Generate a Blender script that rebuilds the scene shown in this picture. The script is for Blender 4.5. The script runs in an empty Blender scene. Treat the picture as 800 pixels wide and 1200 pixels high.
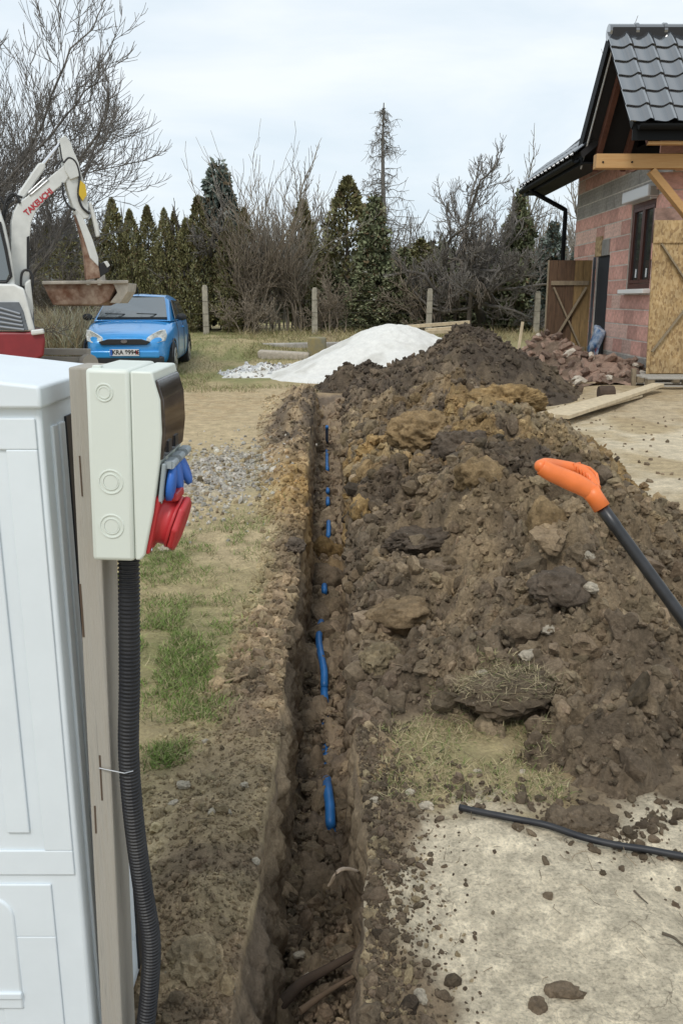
import bpy, bmesh, math, random
import numpy as np
from mathutils import Vector, Matrix, Euler
R = math.radians
scene = bpy.context.scene
C = scene.collection
random.seed(7)

# ------------------------------------------------------------------ camera
CAM_H = 1.40
PITCH = math.atan(0.25)
cam_d = bpy.data.cameras.new('camera')
cam = bpy.data.objects.new('camera', cam_d); C.objects.link(cam)
cam.location = (0, 0, CAM_H)
cam.rotation_euler = (math.pi/2 - PITCH, 0, 0)
cam_d.sensor_fit = 'VERTICAL'; cam_d.sensor_height = 24.0
cam_d.lens = 24.0*1000/1200
cam_d.clip_start = 0.05; cam_d.clip_end = 1500
scene.camera = cam
CP, SP = math.cos(PITCH), math.sin(PITCH)
def ray(px, py):
    xs = (px-400)/1000.0; ys = -(py-600)/1000.0
    return Vector((xs, CP + ys*SP, -SP + ys*CP))
def at(px, py, t):                       # world point at depth t along the optical axis
    return Vector((0, 0, CAM_H)) + ray(px, py)*t
def onY(px, py, Y):
    d = ray(px, py); return Vector((0, 0, CAM_H)) + d*(Y/d.y)
def onX(px, py, X):
    d = ray(px, py); return Vector((0, 0, CAM_H)) + d*(X/d.x)
def onZ(px, py, z=0.0):
    d = ray(px, py); return Vector((0, 0, CAM_H)) + d*((z-CAM_H)/d.z)

# ------------------------------------------------------------------ light
SUN_EL, SUN_AZ = R(52), R(200)           # high, soft, from behind the camera's left shoulder
world = bpy.data.worlds.new('World'); scene.world = world; world.use_nodes = True
nt = world.node_tree; N = nt.nodes; L = nt.links
for n in list(N): N.remove(n)
wout = N.new('ShaderNodeOutputWorld'); bg = N.new('ShaderNodeBackground')
sky = N.new('ShaderNodeTexSky'); sky.sky_type = 'NISHITA'; sky.sun_disc = False
sky.sun_elevation = SUN_EL; sky.sun_rotation = SUN_AZ; sky.air_density = 1.0; sky.dust_density = 2.0
tc = N.new('ShaderNodeTexCoord'); mp = N.new('ShaderNodeMapping'); mp.inputs['Scale'].default_value = (1.0, 1.0, 3.2)
L.new(tc.outputs['Generated'], mp.inputs['Vector'])
nz = N.new('ShaderNodeTexNoise'); nz.inputs['Scale'].default_value = 2.3; nz.inputs['Detail'].default_value = 6; nz.inputs['Roughness'].default_value = .55
nz.inputs['Distortion'].default_value = .4
L.new(mp.outputs['Vector'], nz.inputs['Vector'])
cr = N.new('ShaderNodeValToRGB')
cr.color_ramp.elements[0].position = .34; cr.color_ramp.elements[0].color = (5.6, 6.5, 7.2, 1)
cr.color_ramp.elements[1].position = .66; cr.color_ramp.elements[1].color = (7.5, 7.9, 8.15, 1)
L.new(nz.outputs['Fac'], cr.inputs['Fac'])
mx = N.new('ShaderNodeMix'); mx.data_type = 'RGBA'; mx.inputs['Factor'].default_value = .90
L.new(sky.outputs['Color'], mx.inputs[6]); L.new(cr.outputs['Color'], mx.inputs[7])
L.new(mx.outputs[2], bg.inputs['Color']); bg.inputs['Strength'].default_value = .105
L.new(bg.outputs['Background'], wout.inputs['Surface'])
sun_d = bpy.data.lights.new('sun', 'SUN'); sun = bpy.data.objects.new('sun', sun_d); C.objects.link(sun)
sun_d.energy = 1.3; sun_d.angle = R(14); sun_d.color = (1, .965, .91)
sdir = Vector((math.sin(SUN_AZ)*math.cos(SUN_EL), math.cos(SUN_AZ)*math.cos(SUN_EL), math.sin(SUN_EL)))
sun.rotation_euler = sdir.to_track_quat('Z', 'Y').to_euler()
vs = scene.view_settings; vs.view_transform = 'Standard'; vs.look = 'None'; vs.exposure = 0.36; vs.gamma = 1.0; vs.use_curve_mapping = False

# ------------------------------------------------------------------ noise (numpy)
def _h(ix, iy, iz, s):
    h = (ix.astype(np.int64)*374761393 + iy.astype(np.int64)*668265263 + iz.astype(np.int64)*2147483647 + s*1274126177) & 0xFFFFFFFF
    h = ((h ^ (h >> 13))*1274126177) & 0xFFFFFFFF
    h = ((h ^ (h >> 16))*2246822519) & 0xFFFFFFFF
    return ((h ^ (h >> 15)) & 0xFFFFFF)/float(0xFFFFFF)
def vn(x, y, z=None, s=0):
    x = np.asarray(x, float); y = np.asarray(y, float)
    x0 = np.floor(x); y0 = np.floor(y); fx = x-x0; fy = y-y0
    fx = fx*fx*(3-2*fx); fy = fy*fy*(3-2*fy)
    if z is None:
        zz = np.zeros_like(x0)
        a = _h(x0, y0, zz, s); b = _h(x0+1, y0, zz, s); c = _h(x0, y0+1, zz, s); d = _h(x0+1, y0+1, zz, s)
        return (a+(b-a)*fx)*(1-fy) + (c+(d-c)*fx)*fy
    z = np.asarray(z, float); z0 = np.floor(z); fz = z-z0; fz = fz*fz*(3-2*fz)
    r = 0
    for k, wz in ((0, 1-fz), (1, fz)):
        zz = z0+k
        a = _h(x0, y0, zz, s); b = _h(x0+1, y0, zz, s); c = _h(x0, y0+1, zz, s); d = _h(x0+1, y0+1, zz, s)
        r = r + ((a+(b-a)*fx)*(1-fy) + (c+(d-c)*fx)*fy)*wz
    return r
def fbm(x, y, sc, o=4, s=0, gain=.5, z=None):
    x = np.asarray(x, float)/sc; y = np.asarray(y, float)/sc
    z = None if z is None else np.asarray(z, float)/sc
    a, t, r = 1.0, 0.0, 0.0
    for k in range(o):
        r = r + a*(vn(x, y, z, s+k*17)*2-1); t += a; a *= gain
        x, y = (x*.8-y*.6)*2.03+3.1, (x*.6+y*.8)*2.03+1.7
        if z is not None: z = z*2.03+5.3
    return r/t
def lumps(x, y, sc, s=0, rmin=.35, rmax=.75, dens=.8):
    """overlapping crumbly lumps: height 0..1"""
    wx = fbm(x, y, sc*.8, 3, s+700, .6); wy = fbm(x, y, sc*.8, 3, s+750, .6)
    x = np.asarray(x, float)+wx*sc*.45; y = np.asarray(y, float)+wy*sc*.45
    x = np.asarray(x, float)/sc; y = np.asarray(y, float)/sc
    x0 = np.floor(x); y0 = np.floor(y); out = np.zeros_like(x); z = np.zeros_like(x)
    for i in (-1, 0, 1):
        for j in (-1, 0, 1):
            cx = x0+i; cy = y0+j
            px = cx+_h(cx, cy, z, s); py = cy+_h(cx, cy, z, s+1)
            rr = rmin+(rmax-rmin)*_h(cx, cy, z, s+2)
            on = _h(cx, cy, z, s+3) < dens
            an = _h(cx, cy, z, s+4)*3.14; el = 1+.6*_h(cx, cy, z, s+5)
            dx = x-px; dy = y-py; u = (dx*np.cos(an)+dy*np.sin(an))*el; v = (-dx*np.sin(an)+dy*np.cos(an))
            d2 = (u*u+v*v)/(rr*rr)
            out = np.maximum(out, np.where(on, np.clip(1-d2, 0, 1)**.6*rr*(.75+.5*(_h(cx, cy, z, s+6)-.5)*(u+v)/rr+.25), 0))
    return out/rmax
def sst(a, b, x):
    t = np.clip((np.asarray(x, float)-a)/(b-a), 0, 1); return t*t*(3-2*t)
def interp(xs, ys, x): return np.interp(x, xs, ys)

# ------------------------------------------------------------------ materials
def mat(name, col, rough=.8, var=.0, vscale=8, bump=0, bscale=60, metal=0, attr=False, spec=.5, coat=0, var2=None, stretch=None, coord='Object', detail=5, alpha=None, trans=0, rnd=0):
    m = bpy.data.materials.new(name); m.use_nodes = True
    nt = m.node_tree; N = nt.nodes; L = nt.links; b = N['Principled BSDF']
    b.inputs['Roughness'].default_value = rough; b.inputs['Metallic'].default_value = metal
    b.inputs['Specular IOR Level'].default_value = spec
    if coat: b.inputs['Coat Weight'].default_value = coat; b.inputs['Coat Roughness'].default_value = .06
    if trans: b.inputs['Transmission Weight'].default_value = trans
    b.inputs['Base Color'].default_value = (*col, 1)
    src = None
    if attr:
        a = N.new('ShaderNodeAttribute'); a.attribute_name = 'Col'; src = a.outputs['Color']
    t = N.new('ShaderNodeTexCoord'); vec = t.outputs[coord]
    if stretch:
        mp = N.new('ShaderNodeMapping'); mp.inputs['Scale'].default_value = stretch; L.new(vec, mp.inputs['Vector']); vec = mp.outputs['Vector']
    if var or var2:
        n = N.new('ShaderNodeTexNoise'); n.inputs['Scale'].default_value = vscale; n.inputs['Detail'].default_value = detail; n.inputs['Roughness'].default_value = .62
        L.new(vec, n.inputs['Vector'])
        if var2:
            r = N.new('ShaderNodeValToRGB'); r.color_ramp.elements[0].position = .36; r.color_ramp.elements[1].position = .66
            r.color_ramp.elements[0].color = (*col, 1); r.color_ramp.elements[1].color = (*var2, 1)
            L.new(n.outputs['Fac'], r.inputs['Fac']); src = r.outputs['Color']
        if var:
            mr = N.new('ShaderNodeMapRange'); mr.inputs[1].default_value = .28; mr.inputs[2].default_value = .72
            mr.inputs[3].default_value = 1-var; mr.inputs[4].default_value = 1+var
            L.new(n.outputs['Fac'], mr.inputs[0])
            x = N.new('ShaderNodeMix'); x.data_type = 'RGBA'; x.blend_type = 'MULTIPLY'; x.inputs['Factor'].default_value = 1
            if src is None: x.inputs[6].default_value = (*col, 1)
            else: L.new(src, x.inputs[6])
            L.new(mr.outputs[0], x.inputs[7]); src = x.outputs[2]
    if rnd:
        oi = N.new('ShaderNodeObjectInfo'); mr = N.new('ShaderNodeMapRange'); mr.inputs[3].default_value = 1-rnd; mr.inputs[4].default_value = 1+rnd
        L.new(oi.outputs['Random'], mr.inputs[0])
        x = N.new('ShaderNodeMix'); x.data_type = 'RGBA'; x.blend_type = 'MULTIPLY'; x.inputs['Factor'].default_value = 1
        if src is None: x.inputs[6].default_value = (*col, 1)
        else: L.new(src, x.inputs[6])
        L.new(mr.outputs[0], x.inputs[7]); src = x.outputs[2]
    if src is not None: L.new(src, b.inputs['Base Color'])
    if bump:
        n2 = N.new('ShaderNodeTexNoise'); n2.inputs['Scale'].default_value = bscale; n2.inputs['Detail'].default_value = 6; n2.inputs['Roughness'].default_value = .65
        L.new(vec, n2.inputs['Vector'])
        bp = N.new('ShaderNodeBump'); bp.inputs['Strength'].default_value = min(1, bump); bp.inputs['Distance'].default_value = min(.02, .6/bscale)*max(1, bump)
        L.new(n2.outputs['Fac'], bp.inputs['Height']); L.new(bp.outputs['Normal'], b.inputs['Normal'])
    return m

M = {}
def soil_material(name, var=.38, crack=False, cov=1.0):
    """earth: colour from the mesh's zones, speckle, crumbs and fine relief from noise"""
    m = bpy.data.materials.new(name); m.use_nodes = True
    nt = m.node_tree; N = nt.nodes; L = nt.links; b = N['Principled BSDF']
    b.inputs['Roughness'].default_value = .92; b.inputs['Specular IOR Level'].default_value = .22
    a = N.new('ShaderNodeAttribute'); a.attribute_name = 'Col'
    g = N.new('ShaderNodeNewGeometry'); P = g.outputs['Position']
    def noise(s, d=6, r=.65):
        n = N.new('ShaderNodeTexNoise'); n.inputs['Scale'].default_value = s; n.inputs['Detail'].default_value = d; n.inputs['Roughness'].default_value = r
        L.new(P, n.inputs['Vector']); return n.outputs['Fac']
    def mrange(x, a0, a1, b0, b1):
        r = N.new('ShaderNodeMapRange'); L.new(x, r.inputs[0])
        for i, v in zip((1, 2, 3, 4), (a0, a1, b0, b1)): r.inputs[i].default_value = v
        return r.outputs[0]
    def mult(c, f):
        x = N.new('ShaderNodeMix'); x.data_type = 'RGBA'; x.blend_type = 'MULTIPLY'; x.inputs['Factor'].default_value = 1
        L.new(c, x.inputs[6]); L.new(f, x.inputs[7]); return x.outputs[2]
    c = mult(a.outputs['Color'], mrange(noise(9), .3, .7, 1-var, 1+var))
    c = mult(c, mrange(noise(70, 4), .3, .7, 1-var*.8, 1+var*.8))
    # small pale grit
    v = N.new('ShaderNodeTexVoronoi'); v.inputs['Scale'].default_value = 55; L.new(P, v.inputs['Vector'])
    k = mrange(v.outputs['Distance'], .10, .16, 1, 0)
    sep = N.new('ShaderNodeSeparateColor'); L.new(v.outputs['Color'], sep.inputs[0])
    k2 = mrange(sep.outputs[0], .86, .9, 0, .55)
    mu = N.new('ShaderNodeMath'); mu.operation = 'MULTIPLY'; L.new(k, mu.inputs[0]); L.new(k2, mu.inputs[1])
    x = N.new('ShaderNodeMix'); x.data_type = 'RGBA'; L.new(mu.outputs[0], x.inputs['Factor']); L.new(c, x.inputs[6]); x.inputs[7].default_value = (.42, .37, .29, 1)
    c = x.outputs[2]
    # scattered dark crumbs and scuff lines on the pale trodden ground (only where zone alpha says so)
    if crack:
        v2 = N.new('ShaderNodeTexVoronoi'); v2.feature = 'DISTANCE_TO_EDGE'; v2.inputs['Scale'].default_value = 7.5
        nd = N.new('ShaderNodeTexNoise'); nd.inputs['Scale'].default_value = 5; nd.inputs['Detail'].default_value = 5; L.new(P, nd.inputs['Vector'])
        ad = N.new('ShaderNodeMix'); ad.data_type = 'RGBA'; ad.inputs['Factor'].default_value = .35; L.new(P, ad.inputs[6]); L.new(nd.outputs['Color'], ad.inputs[7])
        L.new(ad.outputs[2], v2.inputs['Vector'])
        ck = mrange(v2.outputs['Distance'], .0, .018, .0, 1)
        n3 = mrange(noise(3.2, 3), .50, .60, 1, 0)
        mxx = N.new('ShaderNodeMath'); mxx.operation = 'MAXIMUM'; L.new(ck, mxx.inputs[0]); L.new(n3, mxx.inputs[1])
        inv = N.new('ShaderNodeMath'); inv.operation = 'SUBTRACT'; inv.inputs[0].default_value = 1; L.new(mxx.outputs[0], inv.inputs[1])
        mul = N.new('ShaderNodeMath'); mul.operation = 'MULTIPLY'; L.new(inv.outputs[0], mul.inputs[0]); L.new(a.outputs['Alpha'], mul.inputs[1])
        m3 = N.new('ShaderNodeMath'); m3.operation = 'MULTIPLY'; m3.inputs[1].default_value = .55; L.new(mul.outputs[0], m3.inputs[0])
        x = N.new('ShaderNodeMix'); x.data_type = 'RGBA'; L.new(m3.outputs[0], x.inputs['Factor']); L.new(c, x.inputs[6]); x.inputs[7].default_value = (.12, .09, .06, 1)
        c = x.outputs[2]
    if crack:
        f1 = mrange(noise(16, 8, .75), .42, .62, .76, 1.10); f2 = mrange(noise(120, 3, .6), .35, .5, .75, 1.05)
        one = N.new('ShaderNodeMix'); one.data_type = 'RGBA'; L.new(a.outputs['Alpha'], one.inputs['Factor']); one.inputs[6].default_value = (1, 1, 1, 1); L.new(f1, one.inputs[7]); c = mult(c, one.outputs[2])
        one = N.new('ShaderNodeMix'); one.data_type = 'RGBA'; L.new(a.outputs['Alpha'], one.inputs['Factor']); one.inputs[6].default_value = (1, 1, 1, 1); L.new(f2, one.inputs[7]); c = mult(c, one.outputs[2])
    L.new(c, b.inputs['Base Color'])
    n1 = noise(38, 8, .7)
    bp = N.new('ShaderNodeBump'); bp.inputs['Strength'].default_value = 1; bp.inputs['Distance'].default_value = .022*cov
    L.new(n1, bp.inputs['Height'])
    n2 = noise(190, 5, .7)
    bp2 = N.new('ShaderNodeBump'); bp2.inputs['Strength'].default_value = .8; bp2.inputs['Distance'].default_value = .004*cov
    L.new(n2, bp2.inputs['Height']); L.new(bp.outputs['Normal'], bp2.inputs['Normal']); L.new(bp2.outputs['Normal'], b.inputs['Normal'])
    return m
M['soil'] = soil_material('earth'); M['ground'] = soil_material('ground_earth', .26, True, .8)
M['clod'] = soil_material('clod_earth', .34)
M['leaf'] = mat('needles', (.05, .06, .03), .75, attr=True, spec=.25)
M['grass'] = mat('grass', (.1, .14, .05), .75, attr=True, spec=.25)
M['bark'] = mat('bark', (.10, .085, .07), .9, attr=True, var=.25, vscale=12)
M['rubble'] = mat('broken_block', (.25, .145, .105), .9, var2=(.21, .165, .125), vscale=6, var=.3, bump=.8, bscale=50, rnd=.45)
M['stone'] = mat('stone', (.42, .37, .30), .85, var=.25, vscale=20, bump=.6, bscale=60, rnd=.3)

# ------------------------------------------------------------------ object helpers
ORG = {}
def tag(o, label=None, cat=None, group=None, kind=None):
    if label: o['label'] = label
    if cat: o['category'] = cat
    if group: o['group'] = group
    if kind: o['kind'] = kind
    return o
def thing(name, loc, label, cat, group=None, rot=None):
    o = bpy.data.objects.new(name, None); C.objects.link(o); o.location = loc; o.empty_display_size = .1
    if rot: o.rotation_euler = rot
    ORG[o] = Vector(loc) if rot is None else Vector((0, 0, 0))
    return tag(o, label, cat, group)
def link(name, me, parent=None, loc=None):
    o = bpy.data.objects.new(name, me); C.objects.link(o)
    if parent: o.parent = parent; ORG[o] = ORG.get(parent, Vector((0, 0, 0)))
    if loc is not None: o.location = loc
    return o
def copy_tree(o, parent=None):
    c = o.copy(); C.objects.link(c)
    if parent: c.parent = parent
    for ch in [x for x in KIDS.get(o, [])]: copy_tree(ch, c)
    return c
KIDS = {}
class MB:
    def __init__(s): s.v = []; s.f = []; s.m = []; s.c = None; s.cols = []
    def poly(s, pts, mi=0):
        n = len(s.v); s.v += [tuple(p) for p in pts]; s.f.append(tuple(range(n, n+len(pts)))); s.m.append(mi)
    def box(s, c, d, rot=None, mi=0, taper=1.0):
        n = len(s.v); c = Vector(c)
        for z in (-.5, .5):
            for x, y in ((-.5, -.5), (.5, -.5), (.5, .5), (-.5, .5)):
                k = taper if z > 0 else 1
                p = Vector((x*d[0]*k, y*d[1]*k, z*d[2]))
                if rot is not None: p = rot @ p
                s.v.append(tuple(c+p))
        for f in ((0, 3, 2, 1), (4, 5, 6, 7), (0, 1, 5, 4), (1, 2, 6, 5), (2, 3, 7, 6), (3, 0, 4, 7)):
            s.f.append(tuple(n+i for i in f)); s.m.append(mi)
        return s
    def bar(s, a, b, w, h, up=(0, 0, 1), mi=0):
        a = Vector(a); b = Vector(b); d = b-a; l = d.length; d.normalize()
        u = Vector(up); x = d.cross(u)
        if x.length < 1e-4: x = d.cross(Vector((1, 0, 0)))
        x.normalize(); u = x.cross(d)
        s.box((a+b)/2, (w, l, h), Matrix((x, d, u)).transposed(), mi); return s
    def prism(s, prof, fn, d0, d1, mi=0):
        """closed 2-D profile swept from d0 to d1; fn(u,v,d) gives the point"""
        n = len(s.v); k = len(prof)
        for d in (d0, d1): s.v += [tuple(fn(u, v, d)) for u, v in prof]
        s.f.append(tuple(n+i for i in range(k))[::-1]); s.f.append(tuple(n+k+i for i in range(k)))
        for i in range(k):
            j = (i+1) % k; s.f.append((n+i, n+j, n+k+j, n+k+i))
        s.m += [mi]*(k+2); return s
    def tube(s, pts, r, seg=8, mi=0, caps=True, up=None):
        pts = [Vector(p) for p in pts]; k = len(pts)
        rr = list(r) if hasattr(r, '__len__') else [r]*k
        n = len(s.v); prev = None
        for i, p in enumerate(pts):
            d = (pts[min(i+1, k-1)]-pts[max(i-1, 0)])
            d = d.normalized() if d.length > 1e-9 else Vector((0, 0, 1))
            if prev is None:
                a = d.cross(Vector((0, 0, 1)) if abs(d.z) < .9 else Vector((1, 0, 0))).normalized()
            else:
                a = prev-d*prev.dot(d); a.normalize()
            prev = a; b = d.cross(a)
            for j in range(seg):
                t = 2*math.pi*j/seg; s.v.append(tuple(p+(a*math.cos(t)+b*math.sin(t))*rr[i]))
        for i in range(k-1):
            for j in range(seg):
                q = (j+1) % seg
                s.f.append((n+i*seg+j, n+i*seg+q, n+(i+1)*seg+q, n+(i+1)*seg+j)); s.m.append(mi)
        if caps:
            s.f.append(tuple(n+j for j in range(seg))[::-1]); s.f.append(tuple(n+(k-1)*seg+j for j in range(seg))); s.m += [mi, mi]
        return s
    def cyl(s, a, b, r, seg=16, mi=0): return s.tube([a, b], r, seg, mi)
    def ball(s, c, r, seg=12, rings=8, mi=0):
        n = len(s.v); c = Vector(c); r = r if hasattr(r, '__len__') else (r, r, r)
        for i in range(1, rings):
            t = math.pi*i/rings
            for j in range(seg):
                p = 2*math.pi*j/seg; s.v.append((c.x+r[0]*math.sin(t)*math.cos(p), c.y+r[1]*math.sin(t)*math.sin(p), c.z+r[2]*math.cos(t)))
        s.v.append((c.x, c.y, c.z+r[2])); s.v.append((c.x, c.y, c.z-r[2])); T = n+(rings-1)*seg
        for i in range(rings-2):
            for j in range(seg):
                q = (j+1) % seg; s.f.append((n+i*seg+j, n+(i+1)*seg+j, n+(i+1)*seg+q, n+i*seg+q)); s.m.append(mi)
        for j in range(seg):
            q = (j+1) % seg; s.f.append((T, n+j, n+q)); s.f.append((T+1, n+(rings-2)*seg+q, n+(rings-2)*seg+j)); s.m += [mi, mi]
        return s
    def mesh(s, name, mats, org=(0, 0, 0), smooth=False):
        me = bpy.data.meshes.new(name); o = Vector(org)
        me.from_pydata([(a-o.x, b-o.y, c-o.z) for a, b, c in s.v], [], s.f)
        for m in (mats if isinstance(mats, (list, tuple)) else [mats]): me.materials.append(m)
        me.polygons.foreach_set('material_index', s.m)
        if smooth: me.polygons.foreach_set('use_smooth', [True]*len(s.f))
        if s.cols:
            ca = me.color_attributes.new('Col', 'FLOAT_COLOR', 'POINT')
            ca.data.foreach_set('color', np.array(s.cols, dtype=np.float32).ravel())
        me.validate(); me.update(); return me
    def build(s, name, mats, parent=None, smooth=False, bevel=0, bseg=2, label=None):
        org = ORG.get(parent, Vector((0, 0, 0))) if parent else Vector((0, 0, 0))
        me = s.mesh(name, mats, org, smooth)
        bm = bmesh.new(); bm.from_mesh(me); bmesh.ops.recalc_face_normals(bm, faces=bm.faces); bm.to_mesh(me); bm.free()
        o = link(name, me, parent)
        if parent is not None: KIDS.setdefault(parent, []).append(o)
        if bevel:
            b = o.modifiers.new('bevel', 'BEVEL'); b.width = bevel; b.segments = bseg; b.limit_method = 'ANGLE'; b.angle_limit = R(40)
            if smooth is None: pass
        if smooth == 'auto' or (bevel and smooth):
            try:
                me.set_sharp_from_angle(angle=R(38))
            except Exception: pass
        if label: o['label'] = label
        return o
def npmesh(name, V, F, mats, col=None, smooth=False, org=(0, 0, 0)):
    me = bpy.data.meshes.new(name); V = np.asarray(V, np.float32)-np.array(org, np.float32)
    F = np.asarray(F, np.int32); k = F.shape[1]; nf = len(F)
    me.vertices.add(len(V)); me.vertices.foreach_set('co', V.ravel())
    me.loops.add(nf*k); me.loops.foreach_set('vertex_index', F.ravel())
    me.polygons.add(nf); me.polygons.foreach_set('loop_start', np.arange(0, nf*k, k, dtype=np.int32))
    try: me.polygons.foreach_set('loop_total', np.full(nf, k, np.int32))
    except Exception: pass
    if smooth: me.polygons.foreach_set('use_smooth', np.ones(nf, bool))
    else: me.polygons.foreach_set('use_smooth', np.zeros(nf, bool))
    for m in (mats if isinstance(mats, (list, tuple)) else [mats]): me.materials.append(m)
    if col is not None:
        col = np.asarray(col, np.float32)
        if col.shape[1] == 3: col = np.c_[col, np.zeros(len(col), np.float32)]
        ca = me.color_attributes.new('Col', 'FLOAT_COLOR', 'POINT'); ca.data.foreach_set('color', col.astype(np.float32).ravel())
    me.update(); me.validate(); return me
def text_mesh(txt, size, name='lettering', m=None, extrude=.001, bold=0):
    cu = bpy.data.curves.new('text', 'FONT'); cu.body = txt; cu.size = size; cu.align_x = 'CENTER'; cu.align_y = 'CENTER'; cu.extrude = extrude; cu.offset = bold
    ob = bpy.data.objects.new('text', cu); C.objects.link(ob)
    dg = bpy.context.evaluated_depsgraph_get(); me = bpy.data.meshes.new_from_object(ob.evaluated_get(dg)); me.name = name
    bpy.data.objects.remove(ob); bpy.data.curves.remove(cu)
    me.materials.clear(); me.materials.append(m); return me
# ================================================================== GROUND, TRENCH
HUM = np.array((.074, .057, .042)); MUD = np.array((.175, .132, .089)); MID = np.array((.265, .20, .13))
OCH = np.array((.38, .25, .108)); TAN = np.array((.47, .37, .225)); PALE = np.array((.70, .605, .445))
STR = np.array((.37, .30, .165)); GRN = np.array((.135, .165, .05)); GRV = np.array((.40, .37, .32))
_tY = [.3, 1.4, 1.94, 2.96, 4.6, 6.73, 9.57, 13.0, 14]
def TL(y):
    y = np.asarray(y, float); return np.interp(y, _tY, [-.185, -.180, -.185, -.200, -.205, -.260, -.32, -.37, -.37]) + .030*fbm(y, y*0+3, .45, 4, 11)+.014*fbm(y, y*0, .09, 3, 5)-.014
def TR(y):
    y = np.asarray(y, float); return np.interp(y, _tY, [.030, .034, .036, .040, .030, .028, .01, .055, .05]) + .024*fbm(y, y*0+9, .5, 4, 23)+.012*fbm(y, y*0, .09, 3, 6)+.014
TRENCH_END = 12.9
def depth_t(y): return np.interp(y, [.3, 2, 6, 10, 11.4, 12.1, 12.7, 12.9], [.44, .44, .45, .45, .36, .18, .05, .0])+.0
def rise(x, y):
    z = .40*sst(17.5, 25, y) + .14*sst(2.2, 4.2, x)*sst(9.5, 13, y)*(1-sst(19, 24, y)) - .0*x
    z = z + .22*np.exp(-((x+2.9)/.9)**2-((y-21)/1.6)**2)
    return z
def heap_ends(y):
    x0 = TR(y)-.005
    x1 = np.interp(y, [1.8, 2.4, 3.2, 4.5, 6.3, 10.5, 12.5, 13.5], [2.6, 2.3, 2.05, 2.1, 2.4, 2.45, 2.2, 1.6])
    return x0, x1
def heap_h(x, y):
    """spoil bank height above the ground, negative outside"""
    x0, x1 = heap_ends(y); s = (x-x0)/(x1-x0)
    y0 = np.interp(x, [.05, .12, .30, .45, .60, .76, .88, 1.0, 1.4, 2.2], [2.95, 2.75, 2.62, 2.50, 2.22, 2.02, 2.10, 2.22, 2.3, 2.2]) + .10*fbm(x, y, .3, 3, 44)
    near = sst(-.1, 1.2, (y-y0))*.40+.60*sst(0, 3.2, y-y0)
    hm = np.interp(y, [2, 3, 4.5, 7, 10, 12, 13.4], [.34, .38, .42, .47, .44, .38, .2])
    sh = sst(-.10, .5, s)*(1-sst(.5, 1.0, s))
    h = hm*sh*near + .10*sst(.0, .12, x-x0)*(1-sst(.3, .8, s))*near
    edge = sst(-.01, .045, x-x0)*(1-sst(.9, 1.05, s))*sst(0, .15, y-y0)*(1-sst(12.9, 13.4, y))
    big = .17*fbm(x, y, .75, 3, 71) + .10*fbm(x, y, .33, 3, 77)
    lp = .15*(lumps(x, y, .42, 5, .3, .7, .6)-.25)+.085*lumps(x, y, .21, 15, .3, .75, .7)+.05*lumps(x, y, .10, 25, .3, .75, .75)+.026*lumps(x, y, .052, 35, .3, .75, .8)
    rid = .05*(1-np.abs(fbm(x, y, .22, 3, 81))*2.6)+.03*(1-np.abs(fbm(x, y, .09, 3, 82))*2.6)
    h = h + edge*(.25+.75*sst(-.02, .2, x-x0))*(big*.75+lp*.85+rid*1.25-.05) + .02*fbm(x, y, .06, 4, 3)*edge
    return h*edge - .05*(1-edge) + .02*edge
def bank_left(x, y):
    """low clods thrown along the left lip"""
    d = TL(y)-x
    hb = np.interp(y, [1, 2.3, 3.5, 4.4, 5.3, 6.8, 8, 10.5, 12.6, 13.3], [.03, .03, .03, .06, .11, .13, .16, .22, .16, .0])
    w = np.interp(y, [1, 3, 5, 7, 10, 13], [.22, .2, .22, .32, .46, .5])
    e = np.exp(-((d-w*.38)/(w*.55))**2)
    lp = .6+.6*lumps(x, y, .24, 61, .3, .75, .8)+.3*lumps(x, y, .11, 62, .3, .75, .8)+.3*fbm(x, y, .12, 4, 63, .6)
    return hb*e*lp
def zg(x, y):
    x = np.asarray(x, float); y = np.asarray(y, float)
    z = rise(x, y) + .03*fbm(x, y, 1.6, 3, 9)*sst(.8, 3, y) + .012*fbm(x, y, .22, 4, 19)
    return z
def zground(x, y):                        # undisturbed ground plus the thrown lip
    x = np.asarray(x, float); y = np.asarray(y, float)
    z = zg(x, y); l = x < TL(y)
    nearL = sst(-.1, .12, TL(y)-x)*(1-sst(2.6, 3.6, y)) 
    crumb = nearL*(.012*lumps(x, y, .11, 91, .3, .75, .5)+.010*lumps(x, y, .055, 92, .3, .75, .6)+.03*lumps(x, y, .24, 93, .3, .7, .3)+.02*fbm(x, y, .14, 5, 98, .62))
    rr = np.clip(1-np.abs(x-TR(y)-.07)/.10, 0, 1)*(1-sst(2.5, 3.2, y))
    z = z + np.where(l, bank_left(x, y)+crumb, rr*(.030*lumps(x, y, .13, 94, .3, .75, .8)+.018*lumps(x, y, .05, 95, .3, .75, .8)+.02*fbm(x, y, .10, 5, 99, .65)))
    far = .03*lumps(x, y, .5, 97, .3, .7, .5)*sst(15, 19, y)
    # far grassy roughness, loose crumbs round the pale patch
    pr = sst(.10, .3, x-TR(y))*(1-sst(3, 4, y))
    return z + far + pr*.005*lumps(x, y, .09, 96, .2, .7, .35) + pr*(.007*fbm(x, y, .05, 3, 66)+.012*fbm(x, y, .2, 3, 67))
def mixc(c, d, k): k = np.asarray(k)[..., None]; return c*(1-k)+d*k
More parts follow.
